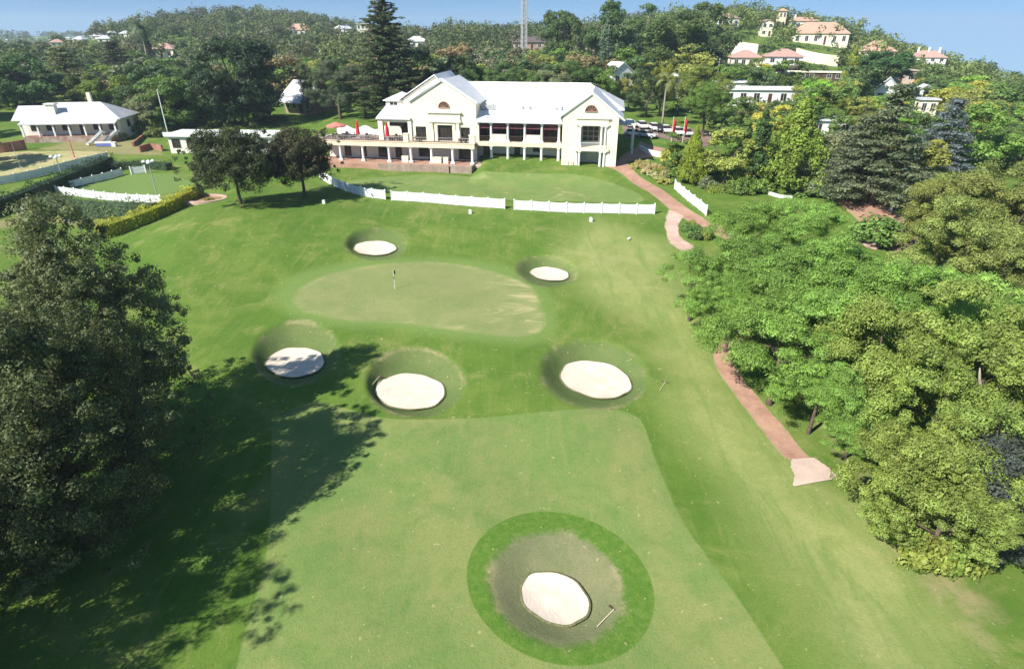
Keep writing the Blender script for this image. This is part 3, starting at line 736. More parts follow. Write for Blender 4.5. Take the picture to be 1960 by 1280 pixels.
part('balcony_floor', MB().box(18.0, 23.7, V0-.28, V0+3.2, 3.2, 3.3), M['fascia'])
for u in (18.75, 22.4, 23.1): column(u, V0-.05, 3.32, 6.98, .2); column(u, V0-.05, -.25, 2.73, .22)
br = MB(); br.box(16.0, 24.8, V0+3.2, V0+3.4, -.2, 8.4); part('recess_wall', br, M['wallw'])
opening('window', 19.0, 21.9, 3.9, 6.5, V0+3.05, M['white'], M['glass'], (3, 3), .07)
bl = MB()
for k in range(24): bl.box(18.9+k*.15, 18.93+k*.15, V0-.2, V0-.17, 3.3, 4.15)
bl.box(18.9, 22.3, V0-.22, V0-.15, 4.15, 4.21); part('railing', bl, M['white'])
opening('window', 25.14, 25.15, 3.9, 5.7, 5, M['white'], M['glass'], (1, 1), .001)
sw = MB()
for (v, w) in ((4, 4.0), (8, 4.0), (4, .8), (8, .8), (13, 4.0)): sw.box(25.2, 25.26, v, v+1.2, w, w+1.8)
part('side_window', sw, M['glass'])
part('side_canopy', MB().box(25.2, 28.4, 10, 16, 5.9, 6.1).box(28.0, 28.35, 10, 10.35, 0.2, 5.9).box(28.0, 28.35, 15.6, 15.95, .2, 5.9), M['wallw'])
ld = MB()
for u in (16.5, 17.5): ld.box(u-.04, u+.04, V0-.4, V0-.34, -.2, 1.3)
for w in (.2, .6, 1.0): ld.box(16.5, 17.5, V0-.39, V0-.35, w-.03, w+.03)
o = ld.build('garden_gate', M['pole'], None); o.location = CB; o.rotation_euler = (0, 0, YAW); tag(o, 'low metal frame leaning against the right gable wall of the clubhouse', 'gate')
# stone plinth and paved apron before the left wing
def place_club(o): o.location = CB; o.rotation_euler = (0, 0, YAW); return o
ap = place_club(MB().box(-34, -.3, -2.4, GF, -1.9, -.16).build('pavement', M['paver'])); tag(ap, kind='structure')
st = place_club(MB().box(-17.5, -.1, -2.75, -2.4, -2.2, .02).box(-.3, -.05, -2.4, 2.6, -2.2, .02).box(-5.2, -4.2, -3.0, -2.75, -2.2, .1).build('retaining_wall', M['stone']))
tag(st, 'low rough stone retaining wall below the left half of the clubhouse', 'wall')
a2 = place_club(MB().box(-.3, 15.6, -.5, 9.6, -1.0, -.16).box(15.6, 25.2, V0+.4, 9.6, -1.0, -.2).build('pavement', M['slab'])); tag(a2, kind='structure')
def club_pt(u, v, w):
    c, s = math.cos(YAW), math.sin(YAW); return (CB[0]+u*c-v*s, CB[1]+u*s+v*c, CB[2]+w)
# planters along the lower veranda
pl0 = None
for (u, wd) in ((-13.9, 1.2), (-8.0, 1.6), (-6.0, .9), (-5.9, .8)):
    if u == -5.9: continue
    p = place_club(MB().box(u, u+wd, .1, .6, -.15, .85).box(u-.05, u+wd+.05, .05, .65, .85, .93).build('low_wall', M['cream']))
    tag(p, {-13.9: 'short cream veranda wall between columns left of the wide window', -8.0: 'longest cream veranda wall panel right of the wide dark window', -6.0: 'narrow cream veranda wall panel beside the grey recess'}[u], 'low wall', 'low cream walls between veranda columns')
# ------------------------------------------------------------------ foliage
def unit(v): return v/(np.linalg.norm(v, axis=-1, keepdims=True)+1e-9)
def leaves(rng, cen, cr, nl, ls, flat=.75, up=.35, jit=.5, asp=.55, hollow=.45, droop=0.0, swirl=None):
    """leaf blades on clumps: returns verts, quads, tint, age"""
    Mn = len(cen); N = Mn*nl
    ci = np.repeat(np.arange(Mn), nl); d = unit(rng.normal(size=(N, 3)))
    r = cr[ci]*(hollow + (1-hollow)*rng.random(N)**.6)
    pos = cen[ci] + d*r[:, None]*np.array((1, 1, flat)); pos[:, 2] -= droop*rng.random(N)*cr[ci]
    n = unit(d*np.array((1, 1, 1/flat)) + np.array((0, 0, up)) + jit*rng.normal(size=(N, 3)))
    t = unit(np.cross(n, rng.normal(size=(N, 3)))); b = np.cross(n, t)
    s = ls*(.65+.7*rng.random(N))[:, None]; a = asp*(.8+.4*rng.random(N))[:, None]
    co = np.stack([pos+t*s*.5, pos+b*s*a*.5+n*s*.06, pos-t*s*.5, pos-b*s*a*.5+n*s*.06], 1)
    ct = rng.random(Mn)
    tint = np.clip(.7*ct[ci] + .3*rng.random(N), 0, 1); age = np.clip(.75*rng.random(Mn)[ci] + .25*rng.random(N), 0, 1)
    return co.reshape(-1, 3), tint, age
def leafmesh(name, parts, mat=None):
    co = np.concatenate([p[0] for p in parts]); tint = np.concatenate([p[1] for p in parts]); age = np.concatenate([p[2] for p in parts])
    q = np.arange(len(co)).reshape(-1, 4); me = quadmesh(name, co, q, mat or M['leaf'])
    for k, a in (('tint', tint), ('age', age)):
        t = me.attributes.new(k, 'FLOAT', 'FACE'); t.data.foreach_set('value', a.astype(np.float32))
    return me
def lump(rng, d, a, k=6):
    s = np.zeros(len(d))
    for _ in range(k):
        w = unit(rng.normal(size=3))*rng.uniform(1.6, 4.2); s += np.sin(d@w + rng.uniform(0, 6.28))
    return 1 + a*s/k*2
def env_clumps(rng, N, rx, ry, rz, zc, lo=-.6, a=.22, inner=.55, k=7):
    d = unit(rng.normal(size=(N*3, 3))); d = d[d[:, 2] > lo][:N]
    s = (inner + (1-inner)*rng.random(len(d))**.45)*lump(rng, d, a, k)
    return d*s[:, None]*np.array((rx, ry, rz)) + np.array((0, 0, zc))
def env_lobes(rng, N, rx, ry, rz, zc, lo=-.6, a=.22, nlobe=16, fr=.36, k=7, below=-.35):
    """clumps on the outer skin of big lobes, so the crown has bosses and dark gaps"""
    L = env_clumps(rng, nlobe, rx*.8, ry*.8, rz*.8, zc, lo, a, .62, k); R0 = fr*(rx+ry+rz)/3*rng.uniform(.7, 1.25, len(L))
    i = rng.integers(0, len(L), N); d = unit(rng.normal(size=(N, 3))); d[:, 2] = np.where(d[:, 2] < below, -d[:, 2], d[:, 2])
    out = unit(L - np.array((0, 0, zc-rz*.3))); d = unit(d + .45*out[i])
    return L[i] + d*(R0[i]*rng.uniform(.72, 1.08, N))[:, None]*np.array((1, 1, .82))
def trunk_mb(rng, h, r, targets, lean=(0, 0), nlimb=7):
    mb = MB(); pts = [(0, 0, -.4), (0, 0, .15), (lean[0]*.4, lean[1]*.4, h*.5), (lean[0], lean[1], h)]
    mb.tube(pts, [r*1.5, r*1.05, r*.85, r*.6], 8)
    idx = rng.choice(len(targets), min(nlimb, len(targets)), replace=False)
    for i in idx:
        t = targets[i]; s = np.array((lean[0]*.8, lean[1]*.8, h*rng.uniform(.62, .95))); m = s*.5 + t*.5 + np.array((0, 0, .08*np.linalg.norm(t-s))) + rng.normal(size=3)*.15
        mb.tube([s, m, t], [r*.5, r*.3, r*.12], 6)
    return mb
TPL = {}
def template(kind, seed, mb_trunk, crown): TPL.setdefault(kind, []).append((mb_trunk.mesh('trunk', M['bark'], True), crown))
def make_broad(kind, seed, rx, rz, zc, N, cr, nl, ls, a=.24, flat=.75, lo=-.55, tr=.3, inner=.55, up=.35, jit=.5, asp=.6, drop=0.0, nlobe=16):
    rng = np.random.default_rng(seed); c = env_lobes(rng, N, rx, rx, rz, zc, lo, a, nlobe)
    r = cr*(.7+.6*rng.random(len(c)))
    me = leafmesh('crown', [leaves(rng, c, r, nl, ls, flat, up, jit, asp, .5, drop)])
    template(kind, seed, trunk_mb(rng, zc-rz*.35, tr, c), me)
# unit trees are about 10 m tall
for s in (11, 12, 13, 14): make_broad('far', s, 4.8, 4.6, 5.2, 110, .95, 34, .58, a=.3, lo=-.85, jit=.35)
for s in (21, 22, 23): make_broad('mid', s, 4.7, 4.7, 5.2, 200, .78, 70, .36, a=.3, lo=-.88, jit=.35, nlobe=20)
for s in (31, 32, 33): make_broad('near', s, 4.7, 4.2, 5.4, 300, .62, 190, .165, a=.28, lo=-.88, jit=.38, nlobe=24)
for s in (34, 35): make_broad('dense', s, 4.8, 4.9, 4.9, 420, .62, 80, .27, a=.2, lo=-.95, jit=.35, nlobe=34)
def make_feather(kind, seed, N, nl, ls):
    """spreading tree of flat feathery sprays in tiers"""
    rng = np.random.default_rng(seed); c = env_lobes(rng, N, 5.6, 5.6, 3.4, 5.7, -.5, .3, 22, .38, 9)
    r = .8*(.6+.8*rng.random(len(c)))
    me = leafmesh('crown', [leaves(rng, c, r, nl, ls,   .5, .7, .3, .34, .25, .3)])
    template(kind, seed, trunk_mb(rng, 5.2, .26, c, (.5, .3), 10), me)
for s in (41, 42, 43, 44): make_feather('feather', s, 260, 200, .21)
def make_cone(kind, seed, r0, h, N, cr, nl, ls, pw=1.0, flat=1.0, base=.4):
    rng = np.random.default_rng(seed); t = rng.random(N)**.8; z = base + t*(h-base)
    ang = rng.uniform(0, 6.283, N); ph = rng.uniform(0, 6.28, 3)
    rr = r0*(1-t**pw)*(1+.12*np.sin(3*ang+ph[0]+t*5)+.1*np.sin(5*ang+ph[1]))*(.72+.33*rng.random(N))
    c = np.stack([rr*np.cos(ang), rr*np.sin(ang), z], 1); r = cr*(.6+.7*rng.random(N))*(1-.45*t)
    me = leafmesh('crown', [leaves(rng, c, r, nl, ls, flat, .25, .45, .45, .4)])
    mb = MB().tube([(0, 0, -.4), (0, 0, h*.5), (0, 0, h*.93)], [.24, .17, .04], 7); template(kind, seed, mb, me)
for s in (51, 52): make_cone('cypress', s, 2.0, 10, 150, .62, 60, .3, 2.2, 1.35)
for s in (53, 54): make_cone('golden', s, 3.3, 10, 240, .75, 75, .3, 1.7, 1.25)
for s in (55,): make_cone('slim', s, 1.15, 10, 90, .5, 45, .34, 2.4, 1.6)
def make_tier(kind, seed, r0, h, tiers, per, cr, nl, ls, pw=1.1, base=1.5, tip_open=False, flat=.3, updroop=0.0):
    """conifer with horizontal plates of foliage along visible branches"""
    rng = np.random.default_rng(seed); cs = []; rs = []; mb = MB()
    mb.tube([(0, 0, -.4), (0, 0, h*.5), (0, 0, h)], [.38, .24, .05], 8)
    for k in range(tiers):
        t = k/(tiers-1); z = base + (h-base)*t; R0 = r0*(1-t**pw)*(.82+.3*rng.random()) + .35; nb = per if not tip_open or t < .75 else max(4, per-2)
        off = rng.uniform(0, 6.28)
        for j in range(nb):
            a = off + 6.283*j/nb + rng.normal()*.16; L = R0*(.7+.42*rng.random()); zz = z + rng.normal()*.15
            e = np.array((math.cos(a)*L, math.sin(a)*L, zz + updroop*L)); mb.tube([(0, 0, zz-.15), e*np.array((.55, .55, 1)) , e], [.09, .06, .02], 4)
            m = max(2, int(L/(cr*.9)))
            for q in range(m):
                f = (.35 if not tip_open else .3) + (1-.32)*(q+.6)/m
                cs.append((math.cos(a)*L*f + rng.normal()*.15, math.sin(a)*L*f + rng.normal()*.15, zz + updroop*L*f + rng.normal()*.06)); rs.append(cr*(.7+.5*rng.random())*(1 if not tip_open else .9-.25*t))
    cs = np.array(cs); rs = np.array(rs)
    me = leafmesh('crown', [leaves(rng, cs, rs, nl, ls, flat, .8, .35, .42, .15)]); template(kind, seed, mb, me)
make_tier('cedar', 61, 4.6, 10, 12, 8, .95, 46, .34, 1.3, 1.6)
make_tier('cedar', 62, 4.2, 10, 13, 7, .9, 46, .34, 1.15, 1.2)
make_tier('norfolk', 63, 2.9, 10, 30, 9, .34, 34, .16, 1.05, .8, True, .42, .12)
def make_palm(kind, seed, h, nf, L, ls, feather=True):
    rng = np.random.default_rng(seed); co = []; tint = []
    for k in range(nf):
        a = rng.uniform(0, 6.283); el = rng.uniform(-.5, 1.25); l = L*(.8+.4*rng.random()); d = np.array((math.cos(a), math.sin(a), 0)); side = np.array((-d[1], d[0], 0)); p = np.array((0, 0, h)); prev = p
        for q in range(1, 11):
            f = q/10; e2 = el - 1.7*f*f; p = prev + (d*math.cos(e2) + np.array((0, 0, math.sin(e2))))*l/10
            for sgn in (-1, 1):
                for w in (0, .5):
                    b0 = prev + (p-prev)*w; tip = b0 + side*sgn*ls*(1-.6*abs(f-.45)) + (p-prev)*.8 - np.array((0, 0, .28*ls))
                    u = (p-prev)*.4; co.append([b0, b0+u, tip, tip-u*.2]); tint.append(rng.random())
            prev = p
    co = np.array(co).reshape(-1, 3); tint = np.array(tint)
    me = leafmesh('crown', [(co, tint, tint*.6)])
    mb = MB().tube([(0, 0, -.4), (.1, 0, h*.3), (.05, .05, h*.7), (0, 0, h)], [.34, .24, .2, .22], 8)
    TPL.setdefault(kind, []).append((mb.mesh('trunk', M['palebark'], True), me))
make_palm('palm', 71, 8.6, 34, 3.0, .9)
make_palm('date', 72, 4.0, 46, 4.4, .8)
def make_bush(kind, seed, N, nl, ls, cr=.34):
    rng = np.random.default_rng(seed); c = env_clumps(rng, N, 1.0, 1.0, .8, .55, -.5, .25, .5); r = cr*(.6+.7*rng.random(len(c)))
    TPL.setdefault(kind, []).append((None, leafmesh('bush', [leaves(rng, c, r, nl, ls, .85, .3, .5, .55, .3)])))
for s in (81, 82, 83): make_bush('bush', s, 46, 46, .2)

G = {k: (v[0]*1.82, v[1]*1.68, v[2]*1.4) for k, v in dict(dark=(.040, .068, .030), deep=(.030, .052, .028), green=(.070, .125, .030), mid=(.062, .105, .034), bright=(.095, .185, .032), lime=(.17, .24, .03),
         olive=(.115, .135, .038), yolive=(.18, .19, .045), grey=(.085, .105, .068), blue=(.10, .13, .12), brown=(.105, .095, .055), yellow=(.21, .21, .035), teal=(.05, .095, .055)).items()}
NAME = dict(far='broadleaf_tree', mid='broadleaf_tree', near='broadleaf_tree', dense='broadleaf_tree', feather='feathery_tree', cypress='cypress_tree', golden='conifer_tree', slim='cypress_tree', cedar='cedar_tree', norfolk='pine_tree', palm='palm_tree', date='palm_tree')
CAT = dict(cypress='cypress', slim='cypress', cedar='cedar', palm='palm', date='palm', norfolk='pine')
NT = [0]
def tree(kind, p, h, r, col, label, group=None, rot=None, parts=True, lean=None):
    """a tree h metres tall with crown radius r at ground point p"""
    v = TPL[kind]; NT[0] += 1; tm, cm = v[NT[0] % len(v)]
    base = {'far': 4.9, 'mid': 4.7, 'near': 4.9, 'dense': 4.9, 'feather': 6.0, 'cypress': 2.1, 'golden': 3.4, 'slim': 1.3, 'cedar': 4.8, 'norfolk': 3.2, 'palm': 3.2, 'date': 4.4}[kind]
    hh = {'far': 10.2, 'mid': 10.2, 'near': 10.0, 'feather': 9.6, 'palm': 10.5, 'date': 6.5}.get(kind, 10.2)
    c = G[col] if isinstance(col, str) else col; f_ = random.uniform(.88, 1.12); c = [k*f_*random.uniform(.96, 1.04) for k in c]
    sx, sz = r/base, h/hh; rz = random.uniform(0, 6.28) if rot is None else rot
    root = empty(NAME[kind], (p[0], p[1], p[2]), rz, label, CAT.get(kind, 'tree'), group)
    root.scale = (sx, sx*random.uniform(.92, 1.08), sz)
    t = link('trunk', tm, root); cr = link('crown', cm, root); cr.color = (*c, 1)
    return root
def lone(kind, p, h, r, col, label, group=None):
    """a distant tree too small to show parts: one mesh"""
    v = TPL[kind]; NT[0] += 1; cm = v[NT[0] % len(v)][1]
    base = {'far': 4.9, 'slim': 1.3, 'cypress': 2.1}.get(kind, 4.9); f_ = random.uniform(.84, 1.16); c = [k*f_*random.uniform(.95, 1.05) for k in (G[col] if isinstance(col, str) else col)]
    o = link(NAME[kind], cm, None, (p[0], p[1], p[2])); o.rotation_euler = (0, 0, random.uniform(0, 6.28)); o.scale = (r/base, r/base, h/10.2); o.color = (*c, 1)
    return tag(o, label, CAT.get(kind, 'tree'), group)
def bush(p, h, r, col, label, group=None, name='shrub', cat='shrub'):
    v = TPL['bush']; NT[0] += 1; o = link(name, v[NT[0] % len(v)][1], None, (p[0], p[1], p[2])); o.scale = (r, r*random.uniform(.9, 1.1), h/1.35)
    o.rotation_euler = (0, 0, random.uniform(0, 6.28)); c = [k*random.uniform(.88, 1.12) for k in (G[col] if isinstance(col, str) else col)]; o.color = (*c, 1)
    return tag(o, label, cat, group)
def hedge(pxs, w, h, col, label, ls=.22, dens=90, world=None, name='hedge'):
    pts = np.array(world) if world is not None else np.array([at(*p) for p in pxs]); pts = smooth_loop(pts, 24, False) if len(pts) > 2 else pts
    rng = np.random.default_rng(int(abs(pts[0][0]*100)) + 5); seg = np.linalg.norm(np.diff(pts, axis=0), axis=1); L = seg.sum(); N = int(L*dens*h)
    u = rng.random(N)*L; cum = np.concatenate([[0], np.cumsum(seg)]); i = np.clip(np.searchsorted(cum, u)-1, 0, len(seg)-1); f = (u-cum[i])/seg[i]
    P = pts[i] + (pts[i+1]-pts[i])*f[:, None]; d = unit((pts[i+1]-pts[i])*np.array((1, 1, 0))); n = np.stack([-d[:, 1], d[:, 0], 0*d[:, 0]], 1)
    s = rng.choice([0, 1, 2], N, p=[.36, .36, .28]); bump = 1+.12*np.sin(u*1.3)+.1*np.sin(u*2.9+1)
    side = np.where(s == 0, 1, np.where(s == 1, -1, rng.uniform(-1, 1, N))); zz = np.where(s == 2, 1, rng.random(N))*h*bump
    zz = np.minimum(zz, h*bump); pos = P + n*(side*w/2*bump*(1-.12*(zz/h)))[:, None]; pos[:, 2] += zz; pos += rng.normal(size=(N, 3))*.1
    nr = unit(n*np.where(s < 2, side, .2)[:, None] + np.array((0, 0, 1))*np.where(s == 2, 1.0, .3)[:, None] + .5*rng.normal(size=(N, 3)))
    t = unit(np.cross(nr, rng.normal(size=(N, 3)))); b = np.cross(nr, t); S = ls*(.7+.7*rng.random(N))[:, None]; o0 = pts[0].copy()
    co = (np.stack([pos+t*S*.5, pos+b*S*.3, pos-t*S*.5, pos-b*S*.3], 1) - o0).reshape(-1, 3); ti = rng.random(N)*.6 + .4*(.5+.5*np.sin(u*2.1))
    core = []
    for k in range(len(pts)-1):
        a, c2 = pts[k]-o0, pts[k+1]-o0; dd = unit((c2-a)*np.array((1, 1, 0))); nn = np.array((-dd[1], dd[0], 0))*w*.4; up = np.array((0, 0, h*.86))
        core += [[a-nn, c2-nn, c2-nn+up, a-nn+up], [a+nn, a+nn+up, c2+nn+up, c2+nn], [a-nn+up, c2-nn+up, c2+nn+up, a+nn+up], [a-nn, a-nn+up, a+nn+up, a+nn], [c2-nn, c2+nn, c2+nn+up, c2-nn+up]]
    core = np.array(core).reshape(-1, 3); nc = len(core)//4
    me = leafmesh(name, [(co, ti, ti*.8), (core, np.full(nc, .1), np.zeros(nc))])
    o = link(name, me, None, tuple(o0)); o.color = (*(G[col] if isinstance(col, str) else col), 1); return tag(o, label, 'hedge')
# ------------------------------------------------------------------ fences
KEEP = []                                           # picture areas of things that no tree may stand in front of
def keep(x0, y0, x1, y1, Y): KEEP.append((x0, y0, x1, y1, Y))
def fence(pxs, h, label, bay=2.4, group=None, mat='white', solid=True, world=None):
    pts = np.array(world) if world is not None else np.array([at(*p) for p in pxs])
    if len(pts) > 2: pts = smooth_loop(pts, 30, False)
    d = np.concatenate([[0], np.cumsum(np.linalg.norm(np.diff(pts[:, :2], axis=0), axis=1))]); L = d[-1]; n = max(1, round(L/bay))
    q = np.linspace(0, L, n+1); P = np.stack([np.interp(q, d, pts[:, 0]), np.interp(q, d, pts[:, 1])], 1); Z = hb(P[:, 0], P[:, 1])
    o0 = np.array((P[0, 0], P[0, 1], Z[0])); root = empty('picket_fence', tuple(o0), 0, label, 'fence', group)
    for i in range(n):
        a = np.array((*P[i], Z[i]))-o0; b = np.array((*P[i+1], Z[i+1]))-o0; mb = MB(); w = np.linalg.norm((b-a)[:2]); m = max(3, int(w/.135))
        for k in range(m):
            t = (k+.5)/m; c = a+(b-a)*t; dd = (b-a)/w*(.064 if solid else .03); hh = h*(.93+.05*(2*t-1)**2)
            mb.obox(c-dd, c+dd, .03, hh-.06, .06)
        for zz in (.28, h*.62): mb.obox(a+(b-a)*.03+np.array((0, 0, zz)), b-(b-a)*.03+np.array((0, 0, zz)), .05, .1)
        mb.build('panel', M[mat], root)
    for i in range(n+1):
        p = np.array((*P[i], Z[i]))-o0
        MB().box(p[0]-.075, p[0]+.075, p[1]-.075, p[1]+.075, p[2]-.3, p[2]+h).add([(p[0]-.11, p[1]-.11, p[2]+h), (p[0]+.11, p[1]-.11, p[2]+h), (p[0]+.11, p[1]+.11, p[2]+h), (p[0]-.11, p[1]+.11, p[2]+h), (p[0], p[1], p[2]+h+.14)], [(0, 3, 2, 1), (0, 1, 4), (1, 2, 4), (2, 3, 4), (3, 0, 4)]).build('post', M[mat], root)
    return root
FG = 'white picket fences round the practice green'
fence([(612, 341), (640, 357), (690, 375), (738, 382)], 1.5, 'curved white picket fence starting in the shade of the round trees', group=FG)
fence([(750, 384), (850, 391), (966, 400)], 1.5, 'white picket fence between the two gaps, in front of the practice green', group=FG)
fence([(984, 402), (1110, 408), (1252, 410)], 1.5, 'longest white picket fence, ending near the brick path', group=FG)
fence([(1291, 362), (1318, 386), (1351, 413)], 1.5, 'short white picket fence beyond the brick path on the garden side', group=FG)
fence([(92, 370), (190, 382), (310, 390)], 1.35, 'white picket fence above the clipped front hedge of the small lawn', 1.9)
fence([(110, 366), (170, 352), (235, 335)], 1.2, 'white slatted fence along the back of the small lawn', 1.9)
fence([(252, 334), (280, 331)], 1.3, 'short bright white fence piece at the far corner of the small lawn', 1.6)
fence([(-60, 366), (60, 342), (208, 305)], 1.4, 'long white fence above the dark hedge beside the straw coloured green', 2.2)

# ------------------------------------------------------------------ houses
def house(px, py, w, d, h, yaw, label, roof='hip', rh=2.5, wall='wallw', rmat='pinkroof', nwin=4, storeys=1, chim=0, cat='house', name='house', dz=0.0, kx=None, group=None, veranda=False, door=True, frame='white'):
    p = at(px, py); root = empty(name, (p[0], p[1], p[2]+dz), yaw + math.atan2(-p[0], p[1])*.0, label, cat, group)
    MB().box(-w/2, w/2, 0, d, -4, h).build('wall', M[wall], root)
    sh = h/storeys; ww = min(1.5, w/nwin*.5)
    for s in range(storeys):
        for k in range(nwin):
            u = -w/2 + (k+.5)*w/nwin; z0 = s*sh + sh*.32; z1 = s*sh + sh*.8
            if door and s == 0 and k == nwin//2:
                MB().box(u-.5, u+.5, -.05, .02, .0, sh*.78).build('door', M['glassred'], root); continue
            f = MB(); f.box(u-ww/2-.1, u+ww/2+.1, -.06, -.003, z0-.12, z0); f.box(u-ww/2-.1, u+ww/2+.1, -.06, -.003, z1, z1+.1); f.box(u-ww/2-.1, u-ww/2, -.06, -.003, z0, z1); f.box(u+ww/2, u+ww/2+.1, -.06, -.003, z0, z1); f.box(u-.03, u+.03, -.05, -.003, z0, z1)
            o = f.build('window', M[frame], root); MB().box(u-ww/2, u+ww/2, -.03, -.004, z0, z1).build('pane', M['glass'], o)
    for sx in (-1, 1):
        b = MB(); x = sx*w/2; b.box(min(x, x+sx*.04), max(x, x+sx*.04), d*.35, d*.35+1.4, h-sh*.68, h-sh*.2); b.build('side_window', M['glass'], root)
    if roof == 'hip': hip(MB(), -w/2, w/2, 0, d, h+.1, h+rh, 0, .2, .55).build('roof', M[rmat], root)
    elif roof == 'gable': MB().prism([(-.6, h-.15), (d/2, h+rh), (d+.6, h-.15), (d+.6, h+.03), (d/2, h+rh+.2), (-.6, h+.03)], 'x', -w/2-.4, w/2+.4).build('roof', M[rmat], root); MB().prism([(.02, h), (d-.02, h), (d/2, h+rh-.05)], 'x', -w/2+.02, w/2-.02).build('gable', M[wall], root)
    elif roof == 'front': MB().prism([(-w/2-.5, h-.2), (0, h+rh), (w/2+.5, h-.2), (w/2+.5, h), (0, h+rh+.2), (-w/2-.5, h)], 'y', -.4, d+.4).build('roof', M[rmat], root); MB().prism([(-w/2+.02, h), (w/2-.02, h), (0, h+rh-.05)], 'y', .02, d-.02).build('gable', M[wall], root)
    else: MB().box(-w/2-.5, w/2+.5, -.5, d+.5, h, h+.35).build('roof', M[rmat], root)
    for k in range(chim):
        u = -w*.3 + k*w*.6/max(1, chim-1 or 1); MB().box(u-.4, u+.4, d*.4, d*.4+.8, h, h+rh+1.2).box(u-.5, u+.5, d*.4-.1, d*.4+.9, h+rh+1.2, h+rh+1.4).build('chimney', M[wall], root)
    if veranda:
        n = nwin
        for k in range(n+1):
            u = -w/2 + .2 + k*(w-.4)/n; MB().box(u-.15, u+.15, -2.4, -2.1, .0, h-.6).build('column', M['white'], root)
        MB().prism([(-2.7, h-.65), (-2.7, h-.5), (-.02, h+.3), (-.02, h+.1)], 'x', -w/2-.2, w/2+.2).build('veranda_roof', M[rmat], root)
        MB().box(-w/2, w/2, -2.5, -.02, -4, 0).build('plinth', M['brick'], root)
    a = [proj((root.location.x + c*math.cos(yaw), root.location.y + c*math.sin(yaw), root.location.z + hh)) for c in (-w/2, w/2) for hh in (h*.3, h+(rh if roof in ('hip', 'gable', 'front') else .3))]
    y0 = min(q[1] for q in a); y1 = max(q[1] for q in a); x0 = min(q[0] for q in a); x1 = max(q[0] for q in a)
    keep(x0+.12*(x1-x0), y0, x1-.12*(x1-x0), y0+.62*(y1-y0), p[1]); return root
# left pavilion with long hipped sheet roof
lb = house(150, 268, 19, 10, 3.1, R(8), 'low clubroom with long grey hipped sheet roof, white veranda and brick base', 'hip', 3.1, 'wallw', 'greyroof', 6, veranda=True, cat='building', name='pavilion', frame='darkwood', dz=1.15)
MB().box(-11.5, -9.5, 1, 9, -4, 2.9).build('side_wing', M['wallw'], lb); MB().prism([(.6, 2.95), (5, 5.6), (9.4, 2.95)], 'x', -12.6, -6.5).build('wing_roof', M['greyroof'], lb)
MB().box(-5, -3.4, 1.0, 2.4, 3.6, 6.1).box(-5.3, -3.1, .8, 2.6, 6.1, 6.35).build('chimney', M['wallw'], lb)
MB().box(1.2, 2.0, 6.5, 7.3, 5, 8.0).build('chimney', M['cream'], lb)
keep(15, 195, 235, 285, 200)
# white flat roofed range left of the terrace
wb = house(425, 293, 21, 6, 3.2, R(-3), 'long low white flat roofed building behind the round trees', 'flat', .4, 'wallw', 'white', 7, cat='building', name='changing_room', frame='darkwood')
MB().box(-11, 11, -.55, -.5, 3.15, 4.0).build('fascia', M['white'], wb); keep(305, 245, 385, 300, 126)
# building among the trees with tin roof
tb = house(572, 219, 9, 10, 4.6, R(-25), 'brick house with white tin roof half hidden behind the big dark tree', 'gable', 3.4, 'brick', 'tinroof', 4, frame='white'); keep(545, 150, 600, 219, 200)
MB().prism([(-3.0, 3.1), (-3.0, 3.3), (-.02, 4.5), (-.02, 4.2)], 'x', -5, 5).build('veranda_roof', M['greyroof'], tb)
# koppie villas
house(1568, 86, 26, 12, 5.0, R(-14), 'large hilltop mansion with broad orange tiled hip roof and arched cream walls', 'hip', 5.2, 'cream', 'tileroof', 6, 1, 0)
house(1537, 60, 16, 8, 5.2, R(-8), 'long orange roofed hilltop house between the tower and the mansion', 'hip', 2.2, 'wallw', 'tileroof', 5, 1, 1)
house(1494, 55, 4.2, 4.2, 9.0, R(-5), 'narrow hilltop tower with flared red roof', 'hip', 1.6, 'fascia', 'tileroof', 2, 2, 0, cat='tower', name='tower')
house(1466, 70, 6, 6, 6.5, R(-4), 'narrow cream house below the hilltop tower', 'front', 1.2, 'cream', 'tileroof', 2, 2)
house(1674, 119, 15, 11, 4.6, R(-24), 'square villa with pyramid orange roof right of the mansion', 'hip', 4.2, 'fascia', 'tileroof', 4, 1)
house(1772, 132, 15, 9, 5.0, R(-20), 'white villa with red roof and several white chimneys at the right end of the hill', 'hip', 3.0, 'white', 'pinkroof', 4, 2, 3)
house(1428, 131, 11, 9, 3.8, R(-6), 'pink roofed villa left of the white two storey house on the slope', 'hip', 2.6, 'wallw', 'pinkroof', 4)
h5 = house(1497, 141, 13, 10, 5.8, R(-12), 'white two storey house on the slope with dark deck under its window', 'hip', 2.6, 'white', 'pinkroof', 3, 2)
MB().box(-3, 6.5, -2.5, -.02, 1.9, 2.1).box(-3, 6.5, -2.5, -2.42, 2.1, 3.0).build('deck', M['darkwood'], h5)
house(1560, 154, 18, 4, 2.6, R(-14), 'long dark brown deck house below the cream garden wall', 'flat', .3, 'darkwood', 'cream', 6)
house(1392, 58, 12, 8, 6.0, R(0), 'white house on the skyline left of the hilltop tower', 'hip', 2.2, 'white', 'pinkroof', 4)
house(1458, 203, 21, 8, 4.0, R(-6), 'long white flat roofed house with wide eave behind the car park trees', 'flat', .4, 'white', 'white', 6)
house(1400, 182, 9, 7, 3.4, R(-6), 'small white flat roofed block above the long flat roofed house', 'flat', .4, 'white', 'white', 3)
house(1308, 168, 9, 8, 3.4, R(5), 'pale roofed house behind the yellow trees right of the clubhouse', 'hip', 2.2, 'wallw', 'tinroof', 3)
house(1190, 168, 8, 7, 4.5, R(24), 'white gabled house behind the right end of the clubhouse roof', 'front', 3, 'white', 'white', 2)
house(1692, 198, 6.5, 6, 3.6, R(-30), 'white cottage with steep front gable and dark opening in the hillside trees', 'front', 3.6, 'white', 'greyroof', 2)
